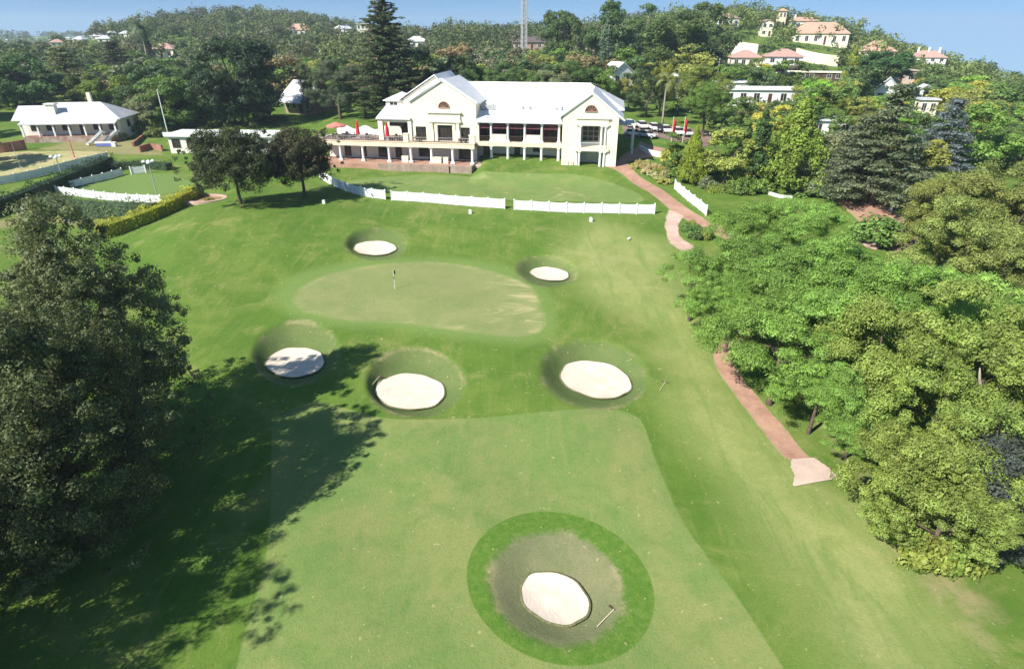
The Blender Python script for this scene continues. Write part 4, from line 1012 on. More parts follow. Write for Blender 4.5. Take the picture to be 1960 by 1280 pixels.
house(1768, 192, 4, 4, 3.4, R(-12), 'tiny white hut higher up in the right hand woods', 'front', 1.4, 'white', 'greyroof', 1, door=False)
house(1772, 222, 4.5, 4, 4.2, R(-12), 'slim white house showing in a gap of the right hand woods', 'flat', .3, 'cream', 'greyroof', 2, door=False)
house(1588, 262, 8, 6, 3.2, R(-10), 'white walled house half covered by shrubs beside the large cedar', 'flat', .3, 'white', 'tinroof', 3)
house(1722, 160, 10, 6, 4.6, R(-12), 'grey stone house beside the dark green dome tree on the hill', 'flat', .3, 'slab', 'slab', 3)
# left ridge
house(572, 70, 16, 9, 4, R(0), 'orange roofed house on the wooded left ridge', 'hip', 4, 'wallw', 'tileroof', 4)
house(696, 72, 9, 9, 9.5, R(10), 'tall cream house beside the pine top', 'flat', .4, 'cream', 'cream', 3, 2)
house(656, 66, 14, 9, 4, R(0), 'white house with pale roof left of the pine on the ridge', 'hip', 3, 'white', 'tinroof', 4)
house(798, 94, 12, 8, 3.8, R(0), 'white house right of the pine on the ridge', 'hip', 2.6, 'white', 'tinroof', 4)
house(311, 112, 12, 9, 4.2, R(0), 'cream house behind the dark slim cypress on the left', 'hip', 2.6, 'cream', 'pinkroof', 3)
house(1018, 96, 20, 9, 3.6, R(0), 'brown roofed house under the lattice mast', 'hip', 2.6, 'brick', 'darkroof', 5)
for k, (px, py) in enumerate([(12, 80), (40, 78), (70, 76), (95, 80), (130, 76), (160, 70), (185, 76), (215, 70), (20, 92), (60, 90), (110, 90), (150, 84), (200, 82), (240, 72), (330, 42), (352, 46), (-20, 86)]):
    o = house(px, py, random.uniform(5, 9), 5, random.uniform(2, 3), R(random.uniform(-30, 30)), 'tiny pale house far off on the hazy left ridge', 'hip', 1.8, 'wallw', random.choice(['tinroof', 'pinkroof', 'greyroof']), 2, group='far houses on the left ridge')
# garden walls on the hill
def wall(pxs, h, th, mat, label, name='garden_wall', cat='wall', dz=0, wave=0, world=None):
    pts = np.array(world) if world is not None else np.array([at(*p) for p in pxs]); o0 = pts[0].copy(); mb = MB()
    if len(pts) > 2: pts = smooth_loop(pts, 16, False)
    for i in range(len(pts)-1):
        a, b = pts[i]-o0, pts[i+1]-o0; z = min(a[2], b[2]); a = np.array((a[0], a[1], z-1)); b = np.array((b[0], b[1], z-1)); mb.obox(a, b, th, h+1+(wave*math.sin(i*1.1) if wave else 0)+.002*i)
    return tag(mb.build(name, M[mat], None, tuple(o0)), label, cat)
wall([(1383, 100), (1410, 106), (1448, 112)], 5.5, .5, 'cream', 'high cream terrace wall above the pink roofed villa'); keep(1383, 88, 1448, 105, 400)
wall([(1522, 112), (1560, 122), (1602, 128)], 4.2, .5, 'cream', 'long cream terrace wall below the mansion'); keep(1530, 105, 1600, 122, 400)
wall([(1225, 287), (1242, 296), (1266, 301)], .9, .35, 'white', 'low curved white wall beside the brick path at the clubhouse corner')
wall([(1470, 371), (1490, 378), (1516, 381)], .45, .3, 'white', 'low white kerb wall on the lawn below the conifers')
wall([(-40, 296), (10, 292), (52, 286)], 1.9, .4, 'brick', 'dark brick wall in front of the clubroom on the left'); keep(-40, 262, 60, 300, 140)
wall([(268, 292), (290, 286), (312, 290)], 1.2, .4, 'brick', 'low brick garden wall beside the long white building')
wall([(256, 281), (276, 262)], .9, .4, 'brick', 'sloping brick stair wall near the playground')
# wall behind the terrace
tw = MB(); t_ = np.linspace(-30.0, -19.4, 40)
for i in range(39): tw.box(t_[i], t_[i+1], 8.9, 9.12, 3.22, 4.55+.35*math.sin(t_[i]*1.5)+.0005*i)
o = place_club(tw.build('garden_wall', M['white'])); tag(o, 'white wall with wavy top at the back of the terrace', 'wall')

# ------------------------------------------------------------------ poles, mast, lamps, flags
def pole(px, py, h, r, mat, label, name='pole', cat='pole', arm=0):
    p = at(px, py); mb = MB().tube([(0, 0, -.3), (0, 0, h*.6), (0, 0, h)], [r, r*.85, r*.7], 8)
    root = empty(name, tuple(p), 0, label, cat); mb.build('shaft', M[mat], root)
    if arm: MB().box(-arm, arm, -.08, .08, h*.9, h*.9+.14).build('crossarm', M[mat], root)
    MB().ball((0, 0, h+r*.5), r*1.1, 8, 5).build('cap', M[mat], root); return root
pole(322, 258, 9.5, .13, 'white', 'tall white flagpole standing behind the long white building', 'flagpole', 'flagpole')
pole(1371, 162, 7.5, .24, 'pole', 'pale grey utility pole with crossarm against the dark trees on the hill', 'utility_pole', 'pole', 1.6)
pole(963, 108, 6.5, .14, 'palebark', 'thin pale pole among the trees behind the clubhouse', 'utility_pole', 'pole', .6)
pole(143, 303, 3.3, .13, 'salmon', 'red post beside the long white fence', 'post', 'post')
pole(44, 334, 6.0, .04, 'pole', 'thin grey net pole on the straw coloured green', 'net_pole', 'pole')
mast = at(1003, 104); root = empty('lattice_mast', tuple(mast), .3, 'grey steel lattice mast rising out of the frame', 'mast')
mm = MB(); Hm = 46; s0 = 1.15
for (a, b) in ((-1, -1), (1, -1), (1, 1), (-1, 1)): mm.tube([(a*s0, b*s0, 0), (a*s0*.7, b*s0*.7, Hm)], .26, 5)
br_ = MB(); n_ = 22
for k in range(n_):
    z0, z1 = Hm*k/n_, Hm*(k+1)/n_; f0 = s0*(1-.3*k/n_); f1 = s0*(1-.3*(k+1)/n_); c0 = [(-f0, -f0, z0), (f0, -f0, z0), (f0, f0, z0), (-f0, f0, z0)]; c1 = [(-f1, -f1, z1), (f1, -f1, z1), (f1, f1, z1), (-f1, f1, z1)]
    for i in range(4): br_.tube([c0[i], c1[(i+1) % 4]], .08, 4); br_.tube([c0[(i+1) % 4], c1[i]], .08, 4); br_.tube([c0[i], c0[(i+1) % 4]], .08, 4)
mm.build('leg', M['pole'], root); br_.build('bracing', M['pole'], root)
keep(990, 0, 1016, 72, mast[1])
def lamp(px, py, h, label):
    p = at(px, py); root = empty('floodlight', tuple(p), 0, label, 'lamp'); MB().tube([(0, 0, -.3), (0, 0, h)], [.09, .06], 8).build('post', M['pole'], root)
    for k in range(4):
        a = k*math.pi/2+.5; c = (math.cos(a)*.62, math.sin(a)*.62, h+.1-.12*(k % 2))
        s = MB(); s.tube([(c[0], c[1], c[2]-.12), (c[0], c[1], c[2]+.02), (c[0], c[1], c[2]+.2)], [.3, .32, .1], 10); s.build('lamp_shade', M['white'], root)
        MB().tube([(0, 0, h-.15), (c[0], c[1], c[2]+.15)], .03, 5).build('arm', M['pole'], root)
lamp(124, 352, 4.4, 'lamp post with four white shades against the dark hedge'); lamp(301, 374, 5.2, 'lamp post with four white shades on the small lawn')
def flag(px, py, h, label, col='red'):
    p = at(px, py); root = empty('flag', tuple(p), .2, label, 'flag'); MB().tube([(0, 0, -.2), (0, 0, h)], .06, 6).build('pole', M['fascia'], root)
    mb = MB(); vs = []; fs = []
    for i in range(7):
        for j in range(6): vs.append((.06+i*.11-.02*j, .14*math.sin(i*1.3+j*.5), h-.25-j*.5-i*.12))
    for i in range(6):
        for j in range(5): a = i*6+j; fs.append((a, a+6, a+7, a+1))
    mb.add(vs, fs); o = mb.build('cloth', M[col], root, smooth=True); s = o.modifiers.new('solid', 'SOLIDIFY'); s.thickness = .02
flag(1284, 276, 5.4, 'red flag on pole nearer the clubhouse'); flag(1306, 274, 5.2, 'red flag on pole further from the clubhouse')
p = at(756, 553); root = empty('golf_flag', tuple(p), 0, 'golf flag standing in its hole on the putting green', 'golf flag'); MB().tube([(0, 0, -.1), (0, 0, 1.1)], .03, 6).tube([(0, 0, 1.5), (0, 0, 2.2)], .028, 6).build('pin', M['white'], root)
MB().tube([(0, 0, 1.1), (0, 0, 1.5)], .03, 6).build('band', M['darkwood'], root); MB().add([(0.02, 0, 2.2), (.02, 0, 1.75), (.16, .12, 1.7), (.18, .14, 2.12), (.02, .02, 2.2), (.02, .02, 1.75), (.16, .14, 1.7), (.18, .16, 2.12)], [(0, 1, 2, 3), (7, 6, 5, 4), (0, 3, 7, 4), (1, 5, 6, 2), (2, 6, 7, 3), (0, 4, 5, 1)]).build('cloth', M['darkwood'], root)
for (px, py, l) in ((620, 390, 'white tee marker below the shaded end of the fence'), (900, 409, 'white tee marker below the middle fence'), (1131, 424, 'white tee marker below the longest fence'), (343, 398, 'white tee marker beside the yellow hedge')):
    p = at(px, py); tag(MB().box(-.2, .2, -.12, .12, -.1, .5).prism([(-.22, .5), (.22, .5), (0, .62)], 'y', -.14, .14).build('tee_marker', M['white'], None, tuple(p)), l, 'tee marker', 'white tee markers')
def rake(px, py, ang, label):
    p = at(px, py, 0, hz); root = empty('bunker_rake', (p[0], p[1], p[2]+.06), ang, label, 'rake', 'bunker rakes'); MB().tube([(0, 0, .02), (1.5, 0, .05)], .026, 6).build('handle', M['fascia'], root)
    h = MB().box(1.46, 1.54, -.34, .34, .0, .07)
    for k in range(9): h.box(1.48, 1.52, -.33+k*.08, -.31+k*.08, -.06, 0)
    h.build('head', M['darkwood'], root)
rake(1143, 1200, R(45), 'garden rake lying on the bare bank of the nearest bunker'); rake(712, 738, R(75), 'rake lying at the edge of the tree shadow near the pinkish bunker'); rake(1263, 748, R(60), 'rake lying in the grass right of the bright white bunker')
p = at(1203, 460); b = MB().ball((0, 0, .2), (.2, .12, .13), 8, 6).ball((.16, 0, .38), (.08, .07, .08), 7, 5).tube([(0, .04, .1), (0, .04, -.05)], .015, 4).tube([(0, -.04, .1), (0, -.04, -.05)], .015, 4).tube([(.22, 0, .38), (.3, 0, .36)], [.02, .005], 4).build('bird', M['white'], None, tuple(p), smooth=True); tag(b, 'small pale bird standing on the lawn below the brick path loop', 'bird')

# ------------------------------------------------------------------ cars
def car(px, py, yaw, mat, label):
    p = at(px, py); root = empty('parked_car', (p[0], p[1], p[2]+.07), yaw, label, 'car', 'cars parked behind the clubhouse')
    side = [(-2.1, .35), (-2.15, .75), (-1.9, .92), (-1.1, .98), (1.0, .95), (1.9, .82), (2.12, .6), (2.1, .35)]
    b = MB().prism(side, 'y', -.85, .85); b.build('body', M[mat], root, bevel=.08)
    MB().add([(-1.75, -.78, .96), (1.15, -.78, .96), (1.15, .78, .96), (-1.75, .78, .96), (-1.35, -.62, 1.44), (.35, -.62, 1.44), (.35, .62, 1.44), (-1.35, .62, 1.44)], [(0, 1, 5, 4), (1, 2, 6, 5), (2, 3, 7, 6), (3, 0, 4, 7), (4, 5, 6, 7), (0, 3, 2, 1)]).build('window', M['glass'], root)
    MB().box(-1.36, .36, -.63, .63, 1.43, 1.5).build('roof', M[mat], root, bevel=.04)
    for (x, y) in ((-1.3, -.82), (1.3, -.82), (-1.3, .82), (1.3, .82)):
        wv = MB().tube([(x, y-.1, .33), (x, y+.1, .33)], .33, 12).build('wheel', M['tyre'], root); MB().tube([(x, y-.115, .33), (x, y+.115, .33)], .18, 10).build('rim', M['pole'], wv)
    for y in (-.6, .6): MB().box(2.0, 2.13, y-.18, y+.18, .6, .76).build('headlight', M['white'], root)
for (px, py, yw, mt, l) in ((1205, 243, -80, 'carw', 'white car half hidden by the corner of the clubhouse'), (1213, 261, -20, 'carw', 'white hatchback parked closest to the clubhouse wall'), (1229, 246, -85, 'carw', 'white car in the back row beside the bare palm trunk'),
        (1238, 264, -30, 'cars', 'silver car parked on its own beside the grass island'), (1252, 250, -85, 'carw', 'white car under the palm'), (1262, 252, -85, 'carb', 'black car between two white cars right of the palm'), (1274, 254, -85, 'carw', 'white car just left of the first red flag'),
        (1297, 258, -85, 'carw', 'white car between the two red flags'), (1313, 260, -80, 'cars', 'silver car right of the second red flag'), (1413, 272, -30, 'carw', 'white car alone under the garden trees')):
    if mt not in M: M[mt] = simple('car_paint', dict(carw=(.78, .78, .78), cars=(.5, .52, .54), carb=(.03, .03, .035))[mt], .25, .04, 2, .5)
    car(px, py, R(yw), mt, l)
keep(1195, 230, 1320, 270, 160)

# ------------------------------------------------------------------ terrace furniture
TW = 3.24
def tpt(px, py): return atz(px, py, TW)
def umbrella_closed(px, py, label):
    p = tpt(px, py); root = empty('parasol', tuple(p), 0, label, 'parasol', 'closed red parasols'); MB().tube([(0, 0, 0), (0, 0, 3.3)], .035, 6).build('pole', M['white'], root)
    MB().tube([(0, 0, .7), (0, 0, 1.0), (0, 0, 1.9), (0, 0, 2.9), (0, 0, 3.2)], [.42, .36, .26, .14, .02], 9).build('canopy', M['red'], root); MB().box(-.35, .35, -.35, .35, -.01, .09).build('base', M['pole'], root)
umbrella_closed(686, 264, 'closed red parasol in the open on the terrace'); umbrella_closed(742, 268, 'closed red parasol in front of the covered pavilion')
p = tpt(646, 262); root = empty('parasol', tuple(p), 0, 'open faded red parasol shading a terrace table', 'parasol'); MB().tube([(0, 0, 0), (0, 0, 2.7)], .04, 6).build('pole', M['white'], root)
u = MB(); vs = [(0, 0, 2.75)] + [(1.9*math.cos(k*math.pi/4), 1.9*math.sin(k*math.pi/4), 2.1) for k in range(8)] + [(1.9*math.cos(k*math.pi/4), 1.9*math.sin(k*math.pi/4), 1.9) for k in range(8)]
u.add(vs, [(0, 1+k, 1+(k+1) % 8) for k in range(8)] + [(1+k, 9+k, 9+(k+1) % 8, 1+(k+1) % 8) for k in range(8)]); u.build('canopy', M['salmon'], root)
def table_proto():
    root = empty('patio_table', (0, 0, 0)); MB().tube([(0, 0, .7), (0, 0, .75)], .55, 14).build('table_top', M['darkwood'], root); MB().tube([(0, 0, 0), (0, 0, .7)], .05, 6).build('leg', M['pole'], root); MB().tube([(0, 0, 0), (0, 0, .04)], .3, 10).build('base', M['pole'], root); return root
def chair_proto():
    root = empty('patio_chair', (0, 0, 0)); MB().box(-.25, .25, -.25, .25, .43, .48).build('seat', M['darkwood'], root); MB().box(-.25, .25, .22, .27, .48, .95).build('backrest', M['darkwood'], root)
    for (x, y) in ((-.22, -.22), (.22, -.22), (-.22, .22), (.22, .22)): MB().box(x-.025, x+.025, y-.025, y+.025, 0, .43).build('leg', M['darkwood'], root)
    return root
tp, cp = table_proto(), chair_proto(); first = [True, True]
spots = [(612, 262, 'patio table at the tree end of the terrace'), (648, 266, 'patio table under the open faded parasol'), (668, 263, 'patio table between the open and the closed parasol'), (708, 266, 'patio table at the pavilion corner post'), (757, 268, 'patio table just inside the covered pavilion'), (797, 272, 'patio table by the left gable window'), (888, 274, 'patio table by the window next to the terrace pier')]
for (px, py, l) in spots:
    t = tp if first[0] else copy_tree(tp); first[0] = False; q = tpt(px, py); t.location = q; tag(t, l, 'table', 'tables on the terrace')
    for k in range(3 if px not in (797,) else 2):
        c = cp if first[1] else copy_tree(cp); first[1] = False; a = k*2.1 + px*.37; c.location = (q[0]+.85*math.cos(a), q[1]+.85*math.sin(a), TW); c.rotation_euler = (0, 0, a-math.pi/2)
        tag(c, 'dark chair at the ' + l, 'chair', 'chairs at the ' + l)
def tree_free(*a): keep(*a)

# ------------------------------------------------------------------ playground and small things on the left
def slide(px, py, yaw, label):
    p = at(px, py); root = empty('slide', tuple(p), yaw, label, 'slide', 'playground slides'); MB().prism([(0, .15), (.6, .18), (3.6, 2.0), (4.1, 2.05), (4.1, 2.18), (3.5, 2.14), (.5, .3), (0, .27)], 'y', -.4, .4).build('chute', M['wallw'], root)
    MB().prism([(0, .15), (.6, .18), (3.6, 2.0), (4.1, 2.05), (4.1, 2.5), (3.5, 2.45), (.5, .6), (0, .5)], 'y', .4, .47).prism([(0, .15), (.6, .18), (3.6, 2.0), (4.1, 2.05), (4.1, 2.5), (3.5, 2.45), (.5, .6), (0, .5)], 'y', -.47, -.4).build('side_rail', M['white'], root)
    l = MB()
    for y in (-.35, .35): l.tube([(4.9, y, 0), (4.1, y, 2.1)], .05, 5)
    for k in range(6): l.tube([(4.8-k*.13, -.35, .3+k*.33), (4.8-k*.13, .35, .3+k*.33)], .035, 5)
    l.build('ladder', M['pole'], root)
slide(168, 279, R(62), 'white playground slide on the left'); slide(196, 276, R(58), 'white playground slide behind the blue play panel')
p = at(201, 281); root = empty('play_panel', tuple(p), R(10), 'small blue and white play panel beside the slides', 'play equipment'); MB().box(-1.6, 1.4, -.1, .1, .1, .7).build('board', M['bluep'], root); MB().box(-1.7, 1.5, -.12, .12, .7, 1.1).build('top_board', M['white'], root); MB().box(1.5, 2.3, -.5, .5, 0, .9).build('step', M['white'], root)
p = at(131, 424); root = empty('bin', tuple(p), R(20), 'white box bin in front of the clipped hedge', 'bin'); MB().box(-.45, .45, -.4, .4, 0, 1.35).build('body', M['white'], root, bevel=.04); MB().box(-.5, .5, -.45, .45, 1.35, 1.5).build('lid', M['pole'], root)
p = at(42, 412); root = empty('garden_table', tuple(p), 0, 'dark round garden table on bare soil below the dark hedge', 'table'); MB().tube([(0, 0, .85), (0, 0, .95)], .75, 12).build('table_top', M['pole'], root); MB().tube([(0, 0, 0), (0, 0, .85)], [.45, .15], 8).build('leg', M['darkwood'], root)
p = at(42, 433); tag(MB().tube([(0, 0, -.1), (0, 0, .6), (0, 0, 1.0)], [.22, .26, .12], 8).ball((0, 0, 1.1), .14, 8, 6).build('stone_post', M['darkwood'], None, tuple(p)), 'short dark post on the lawn below the bare soil', 'post')
# round brick ringed bed beside the yellow hedge
p = at(392, 384); mb = MB(); N = 40; vs = []; fs = []
for k in range(N):
    t = 6.283*k/N
    for (r_, z_) in ((2.5, -.3), (2.5, .42), (2.05, .42), (2.05, -.3)): vs.append((r_*1.35*math.cos(t), r_*math.sin(t), z_))
for k in range(N):
    for j in range(4): a = k*4+j; c = k*4+(j+1) % 4; d = ((k+1) % N)*4; fs.append((a, c, d+(j+1) % 4, d+j))
root = empty('flower_bed', tuple(p), 0, 'round flower bed ringed with low brick beside the yellow hedge', 'flower bed'); mb.add(vs, fs).build('brick_ring', M['pinkpaver'], root)
MB().tube([(0, 0, .1), (0, 0, .2)], 2.3, 24).build('soil', M['soil'], root)
# white shelter by the lower brick yard
p = at(1705, 404); root = empty('shelter', tuple(p), R(-12), 'white post with small flat white roof beside the lower brick yard', 'shelter'); MB().box(-.12, .12, -.12, .12, -.2, 2.2).build('post', M['white'], root); MB().prism([(-.3, 2.2), (2.6, 1.95), (2.6, 2.1), (-.3, 2.35)], 'y', -.9, .9).build('roof', M['white'], root)
# ------------------------------------------------------------------ hedges and beds
hedge([(-70, 432), (40, 395), (130, 358), (212, 322)], 2.2, 2.3, (.030, .055, .026), 'tall dark hedge running below the long white fence')
hedge([(212, 326), (262, 322), (326, 325)], 2.0, 1.3, (.05, .085, .035), 'low dark hedge end reaching onto the lawn beyond the small lawn')
hedge([(88, 401), (180, 413), (298, 416)], 2.2, 2.2, (.085, .125, .058), 'clipped grey green hedge in front of the small fenced lawn')
hedge([(192, 456), (240, 441), (300, 418), (350, 392), (384, 376)], 2.0, 1.9, (.30, .31, .035), 'yellow green hedge climbing the edge of the grass mound')
hedge([(1352, 368), (1385, 369)], 1.4, 1.0, (.17, .22, .04), 'small clipped lime hedge below the garden shrubs')
FB = 'flowering plants in the bed beside the brick path'
for k, (px, py) in enumerate([(1214, 322), (1222, 316), (1229, 324), (1236, 318), (1243, 327), (1251, 322), (1258, 333), (1265, 328), (1272, 340), (1280, 336), (1262, 343), (1248, 338), (1236, 332), (1270, 351)]):
    p = at(px, py); bush(p, random.uniform(.7, 1.1), random.uniform(.6, .95), random.choice([(.42, .38, .2), (.2, .23, .05), (.3, .3, .1), (.34, .3, .13)]), 'low yellow flowering plant in the bed beside the brick path', FB, 'flowering_plant', 'plant')
LB = 'plants in the bed inside the path loop'
for (px, py) in [(1312, 442), (1322, 438), (1334, 444), (1345, 448), (1320, 452), (1334, 456), (1350, 458)]:
    bush(at(px, py), random.uniform(.8, 1.4), random.uniform(.6, 1.0), random.choice(['mid', 'grey', 'olive']), 'low green plant in the bed enclosed by the pale path loop', LB)
for (px, py) in [(380, 382), (400, 386), (392, 378)]: bush(at(px, py), .6, .7, 'olive', 'low plant inside the brick ringed bed', 'plants in the brick ring')
GB = 'shrubs along the foot of the garden trees'
for (px, py, h, r, c) in [(1356, 362, 1.6, 1.5, 'grey'), (1405, 368, 1.8, 1.8, 'mid'), (1425, 370, 2.2, 1.8, 'green'), (1455, 368, 1.6, 1.6, 'mid'), (1540, 372, 2.4, 2.2, 'mid'), (1562, 376, 2.2, 2.0, 'grey'), (1335, 352, 2.0, 1.6, 'deep'), (1300, 345, 2.2, 1.6, 'green'), (1282, 318, 2.6, 1.6, 'yolive'), (1600, 380, 1.2, 1.5, 'green'), (1625, 382, 1.0, 1.4, 'mid'), (1645, 384, 1.0, 1.2, 'olive')]:
    bush(at(px, py), h, r, c, 'rounded shrub at the foot of the garden trees', GB)
for (px, py, r, h, l) in [(1678, 466, 3.0, 3.2, 'round green shrub mound in the middle of the lower brick yard')]: bush(at(px, py), h, r, (.10, .165, .045), l)
for (px, py, h, r, c) in [(232, 268, 1.6, 1.6, 'olive'), (262, 256, 2.0, 2.0, 'mid'), (285, 252, 2.4, 2.2, 'olive'), (240, 240, 2.0, 2.2, 'green'), (300, 262, 1.8, 2.0, 'mid'), (508, 236, 1.6, 2.0, 'deep'), (530, 232, 1.6, 2.0, 'dark'), (450, 236, 1.5, 2.2, 'deep')]:
    bush(at(px, py), h, r, c, 'bush on the slope left of the clubhouse lawn', 'bushes on the slope left of the clubhouse lawn')

# ------------------------------------------------------------------ the near trees
def big_tree(x, y, h, rx, ry, zc, rz, N, cr, nl, ls, col, label, seed, lo=-.97, lean=(0, 0), a=.24, asp=.5, tr=.4, taper=0.0):
    rng = np.random.default_rng(seed); c = np.concatenate([env_clumps(rng, int(N*.55), rx, ry, rz, zc, lo, a, .45, 10), env_lobes(rng, int(N*.6), rx, ry, rz, zc, lo, a, 70, .17, 10, -.6)]); r = cr*(.55+.8*rng.random(len(c)))
    c[:, :2] *= (1 - taper*np.clip((c[:, 2:3]-zc)/rz, 0, 1)); sp = env_clumps(rng, int(N*.3), rx*1.1, ry*1.1, rz*1.06, zc, -.7, a*1.6, .93, 12); sp[:, :2] *= (1 - taper*np.clip((sp[:, 2:3]-zc)/rz, 0, 1))      # ragged sprigs on the outline
    me = leafmesh('crown', [leaves(rng, c, r, nl, ls, .85, .35, .55, asp, .3, .3), leaves(rng, sp, cr*.5*(.6+.8*rng.random(len(sp))), int(nl*.35), ls, .8, .3, .6, asp, .1, .4)])
    root = empty('broadleaf_tree', (x, y, float(hb(x, y))), 0, label, 'tree'); trunk_mb(rng, zc*.75, tr, c, lean, 16).build('trunk', M['bark'], root, smooth=True)
    o = link('crown', me, root); o.color = (*col, 1); return root
big_tree(-29.4, 37.0, 17, 5.3, 5.4, 8.5, 8.4, 620, .72, 210, .18, (.115, .135, .062), 'huge grey green tree on the left whose shadow crosses the fairway', 101, taper=.5)
big_tree(-26.6, 27.6, 16.5, 6.2, 6.6, 7.9, 7.9, 660, .75, 220, .175, (.075, .095, .038), 'dark leafy tree at the lower left in front of the huge grey green one', 102, taper=.25)
big_tree(-33.5, 25.0, 13, 5.2, 5.2, 6.2, 6.0, 440, .75, 260, .15, (.13, .16, .045), 'lighter green tree cut by the left edge of the frame', 103)
big_tree(-31.5, 15.5, 17, 6.0, 5.6, 8.0, 8.0, 600, .8, 220, .16, (.10, .125, .045), 'low dark tree in the bottom left corner', 104)
p = at(1932, 965, 3.5); big_tree(p[0], p[1], 8, 3.1, 3.2, 3.9, 3.6, 170, .7, 170, .17, (.055, .068, .058), 'dark grey leaved tree at the right edge of the frame', 105)
p = at(461, 391); big_tree(p[0], p[1], 10, 5.6, 5.4, 5.9, 4.6, 330, .85, 120, .26, (.052, .066, .026), 'round dark tree with its trunk standing clear on the mound', 106, -.7, tr=.25)
p = at(584, 377); big_tree(p[0], p[1], 9.6, 5.1, 5.1, 5.8, 4.3, 290, .85, 120, .26, (.055, .055, .026), 'round brownish dark tree whose shadow falls on the white fence', 107, -.7, tr=.25)

JG = 'feathery bright green trees right of the fairway'
for (px, py, hc, h, r, c, l) in [(1332, 525, 5, 7.4, 4.2, 'bright', 'feathery tree reaching furthest out over the fairway'), (1425, 435, 5.5, 8.4, 5.0, 'bright', 'feathery tree just below the end of the short fence'), (1520, 432, 5.5, 9.0, 4.8, 'bright', 'feathery tree below the lower lawn and brick yard'),
        (1475, 520, 6.5, 10, 5.6, 'bright', 'feathery tree behind the top of the path bend'), (1405, 580, 5, 7.6, 3.8, 'bright', 'feathery tree above the upper end of the curved path'), (1570, 545, 7, 11, 6.2, 'bright', 'tall feathery tree in the middle of the green mass'),
        (1690, 575, 6, 9.5, 5.0, 'bright', 'feathery tree below the round shrub of the brick yard'), (1500, 650, 6, 9.4, 5.4, 'bright', 'feathery tree leaning over the middle of the curved path'), (1600, 640, 6.5, 10, 5.6, 'bright', 'feathery tree beside the yellow green pair'),
        (1745, 590, 7, 11, 5.8, 'bright', 'feathery tree left of the dark gap in the grove'), (1850, 610, 7, 11, 6.0, 'bright', 'feathery tree below the dark gap in the grove'), (1635, 825, 2.6, 4.4, 2.5, 'bright', 'small rounded bright tree beside the path end'),
        (1570, 745, 4, 6.4, 3.4, 'bright', 'feathery tree casting shade on bare soil by the path'), (1930, 690, 6, 10, 5.4, 'bright', 'feathery tree at the right edge of the frame'), (1660, 740, 5, 7.5, 3.6, 'green', 'shaded green tree squeezed under the yellow green pair')]:
    p = at(px, py, hc); tree('feather', p, h, r, random.choice([(.165, .27, .055), (.15, .25, .05), (.18, .285, .06), (.14, .235, .052)]), l, JG)
YG = 'yellow green trees right of the path end'
for (px, py, hc, h, r, c, l) in [(1700, 690, 7, 11.5, 4.4, 'yolive', 'yellow green tree left of its taller twin'), (1850, 690, 7, 11.5, 5.2, 'yolive', 'yellow green tree with a bare pale limb'), (1800, 790, 6, 9.5, 4.4, 'yolive', 'yellow green tree in front of the bare limb'),
        (1765, 890, 5, 8.4, 3.8, 'yolive', 'yellow green tree hanging low over bare soil'), (1810, 985, 3.6, 6.4, 3.4, 'yolive', 'lowest yellow green tree, nearest the camera'), (1905, 850, 6, 9.4, 4.2, 'yolive', 'yellow green tree behind the dark grey one')]:
    p = at(px, py, hc); tree('near', p, h, r, (.155, .205, .045), l, YG)
p = at(1830, 905); t0 = MB().tube([(0, 0, 0), (.2, 0, 4), (.0, .3, 6.0), (-.6, .5, 7.4), (-1.0, .4, 8.4)], [.3, .2, .15, .1, .04], 8).tube([(0, .3, 6.0), (.7, .2, 7.2)], [.1, .04], 6).tube([(.2, 0, 4), (1.0, -.3, 5.4), (1.6, -.2, 6.2)], [.14, .09, .03], 6).build('dead_tree', M['palebark'], None, tuple(p), smooth=True); tag(t0, 'bare pale forked trunk among the yellow green trees', 'tree')
for (px, py, h, r) in [(1772, 1078, 1.9, 1.3), (1745, 1062, 1.6, 1.1), (1803, 1082, 1.8, 1.2), (1842, 1072, 2.0, 1.3)]: bush(at(px, py), h, r, (.16, .21, .04), 'low yellow green suckers round the foot of the nearest yellow green tree', 'suckers round the nearest yellow green tree')
OG = 'olive coloured grove at the right edge'
for (px, py, hc, h, r, l) in [(1825, 405, 7, 11, 6.0, 'olive tree nearest the brick yard'), (1885, 365, 8, 12, 7, 'olive tree at the back of the grove'), (1940, 430, 8, 12, 6.5, 'olive tree cut by the frame edge above the dark gap'), (1845, 470, 7, 11, 5.8, 'olive tree overhanging the dark gap'), (1920, 520, 6.5, 10.5, 5.0, 'lowest olive tree right of the dark gap')]:
    p = at(px, py, hc); tree('near', p, h, r, (.165, .195, .052), l, OG)

# ------------------------------------------------------------------ trees one can name in the middle distance and behind
def T(kind, px, py, h, r, col, label, group=None): p = at(px, py); tree(kind, p, h, r, col, label, group); return p
T('golden', 1321, 352, 9, 2.2, (.21, .26, .03), 'slim bright yellow cypress beside the garden shrubs')
T('golden', 1507, 366, 14, 5.0, (.15, .21, .035), 'broad golden conifer standing above the lower lawn')
T('slim', 1441, 362, 12, 2.0, (.065, .115, .035), 'narrow dark green conifer left of the broad golden one')
T('slim', 1416, 356, 9, 1.6, (.075, .125, .04), 'thin conifer spire between garden shrubs')
T('mid', 1385, 352, 8.5, 5.2, 'olive', 'grey olive tree with leaning stem behind the short fence')
T('mid', 1300, 330, 6, 3.2, 'mid', 'small green tree left of the slim yellow cypress')
T('mid', 1470, 345, 7, 4.0, 'mid', 'green garden tree behind the narrow conifer')
T('mid', 1585, 362, 8.5, 5.0, 'grey', 'grey green tree between golden conifer and cedar')
T('mid', 1560, 330, 9, 5.0, 'mid', 'darker green tree behind the golden conifer')
T('cedar', 1668, 392, 16.5, 7.8, (.12, .145, .08), 'large dark cedar with layered branches above the brick yard')
T('cedar', 1622, 386, 12, 6.0, (.115, .14, .08), 'smaller layered cedar left of the large one')
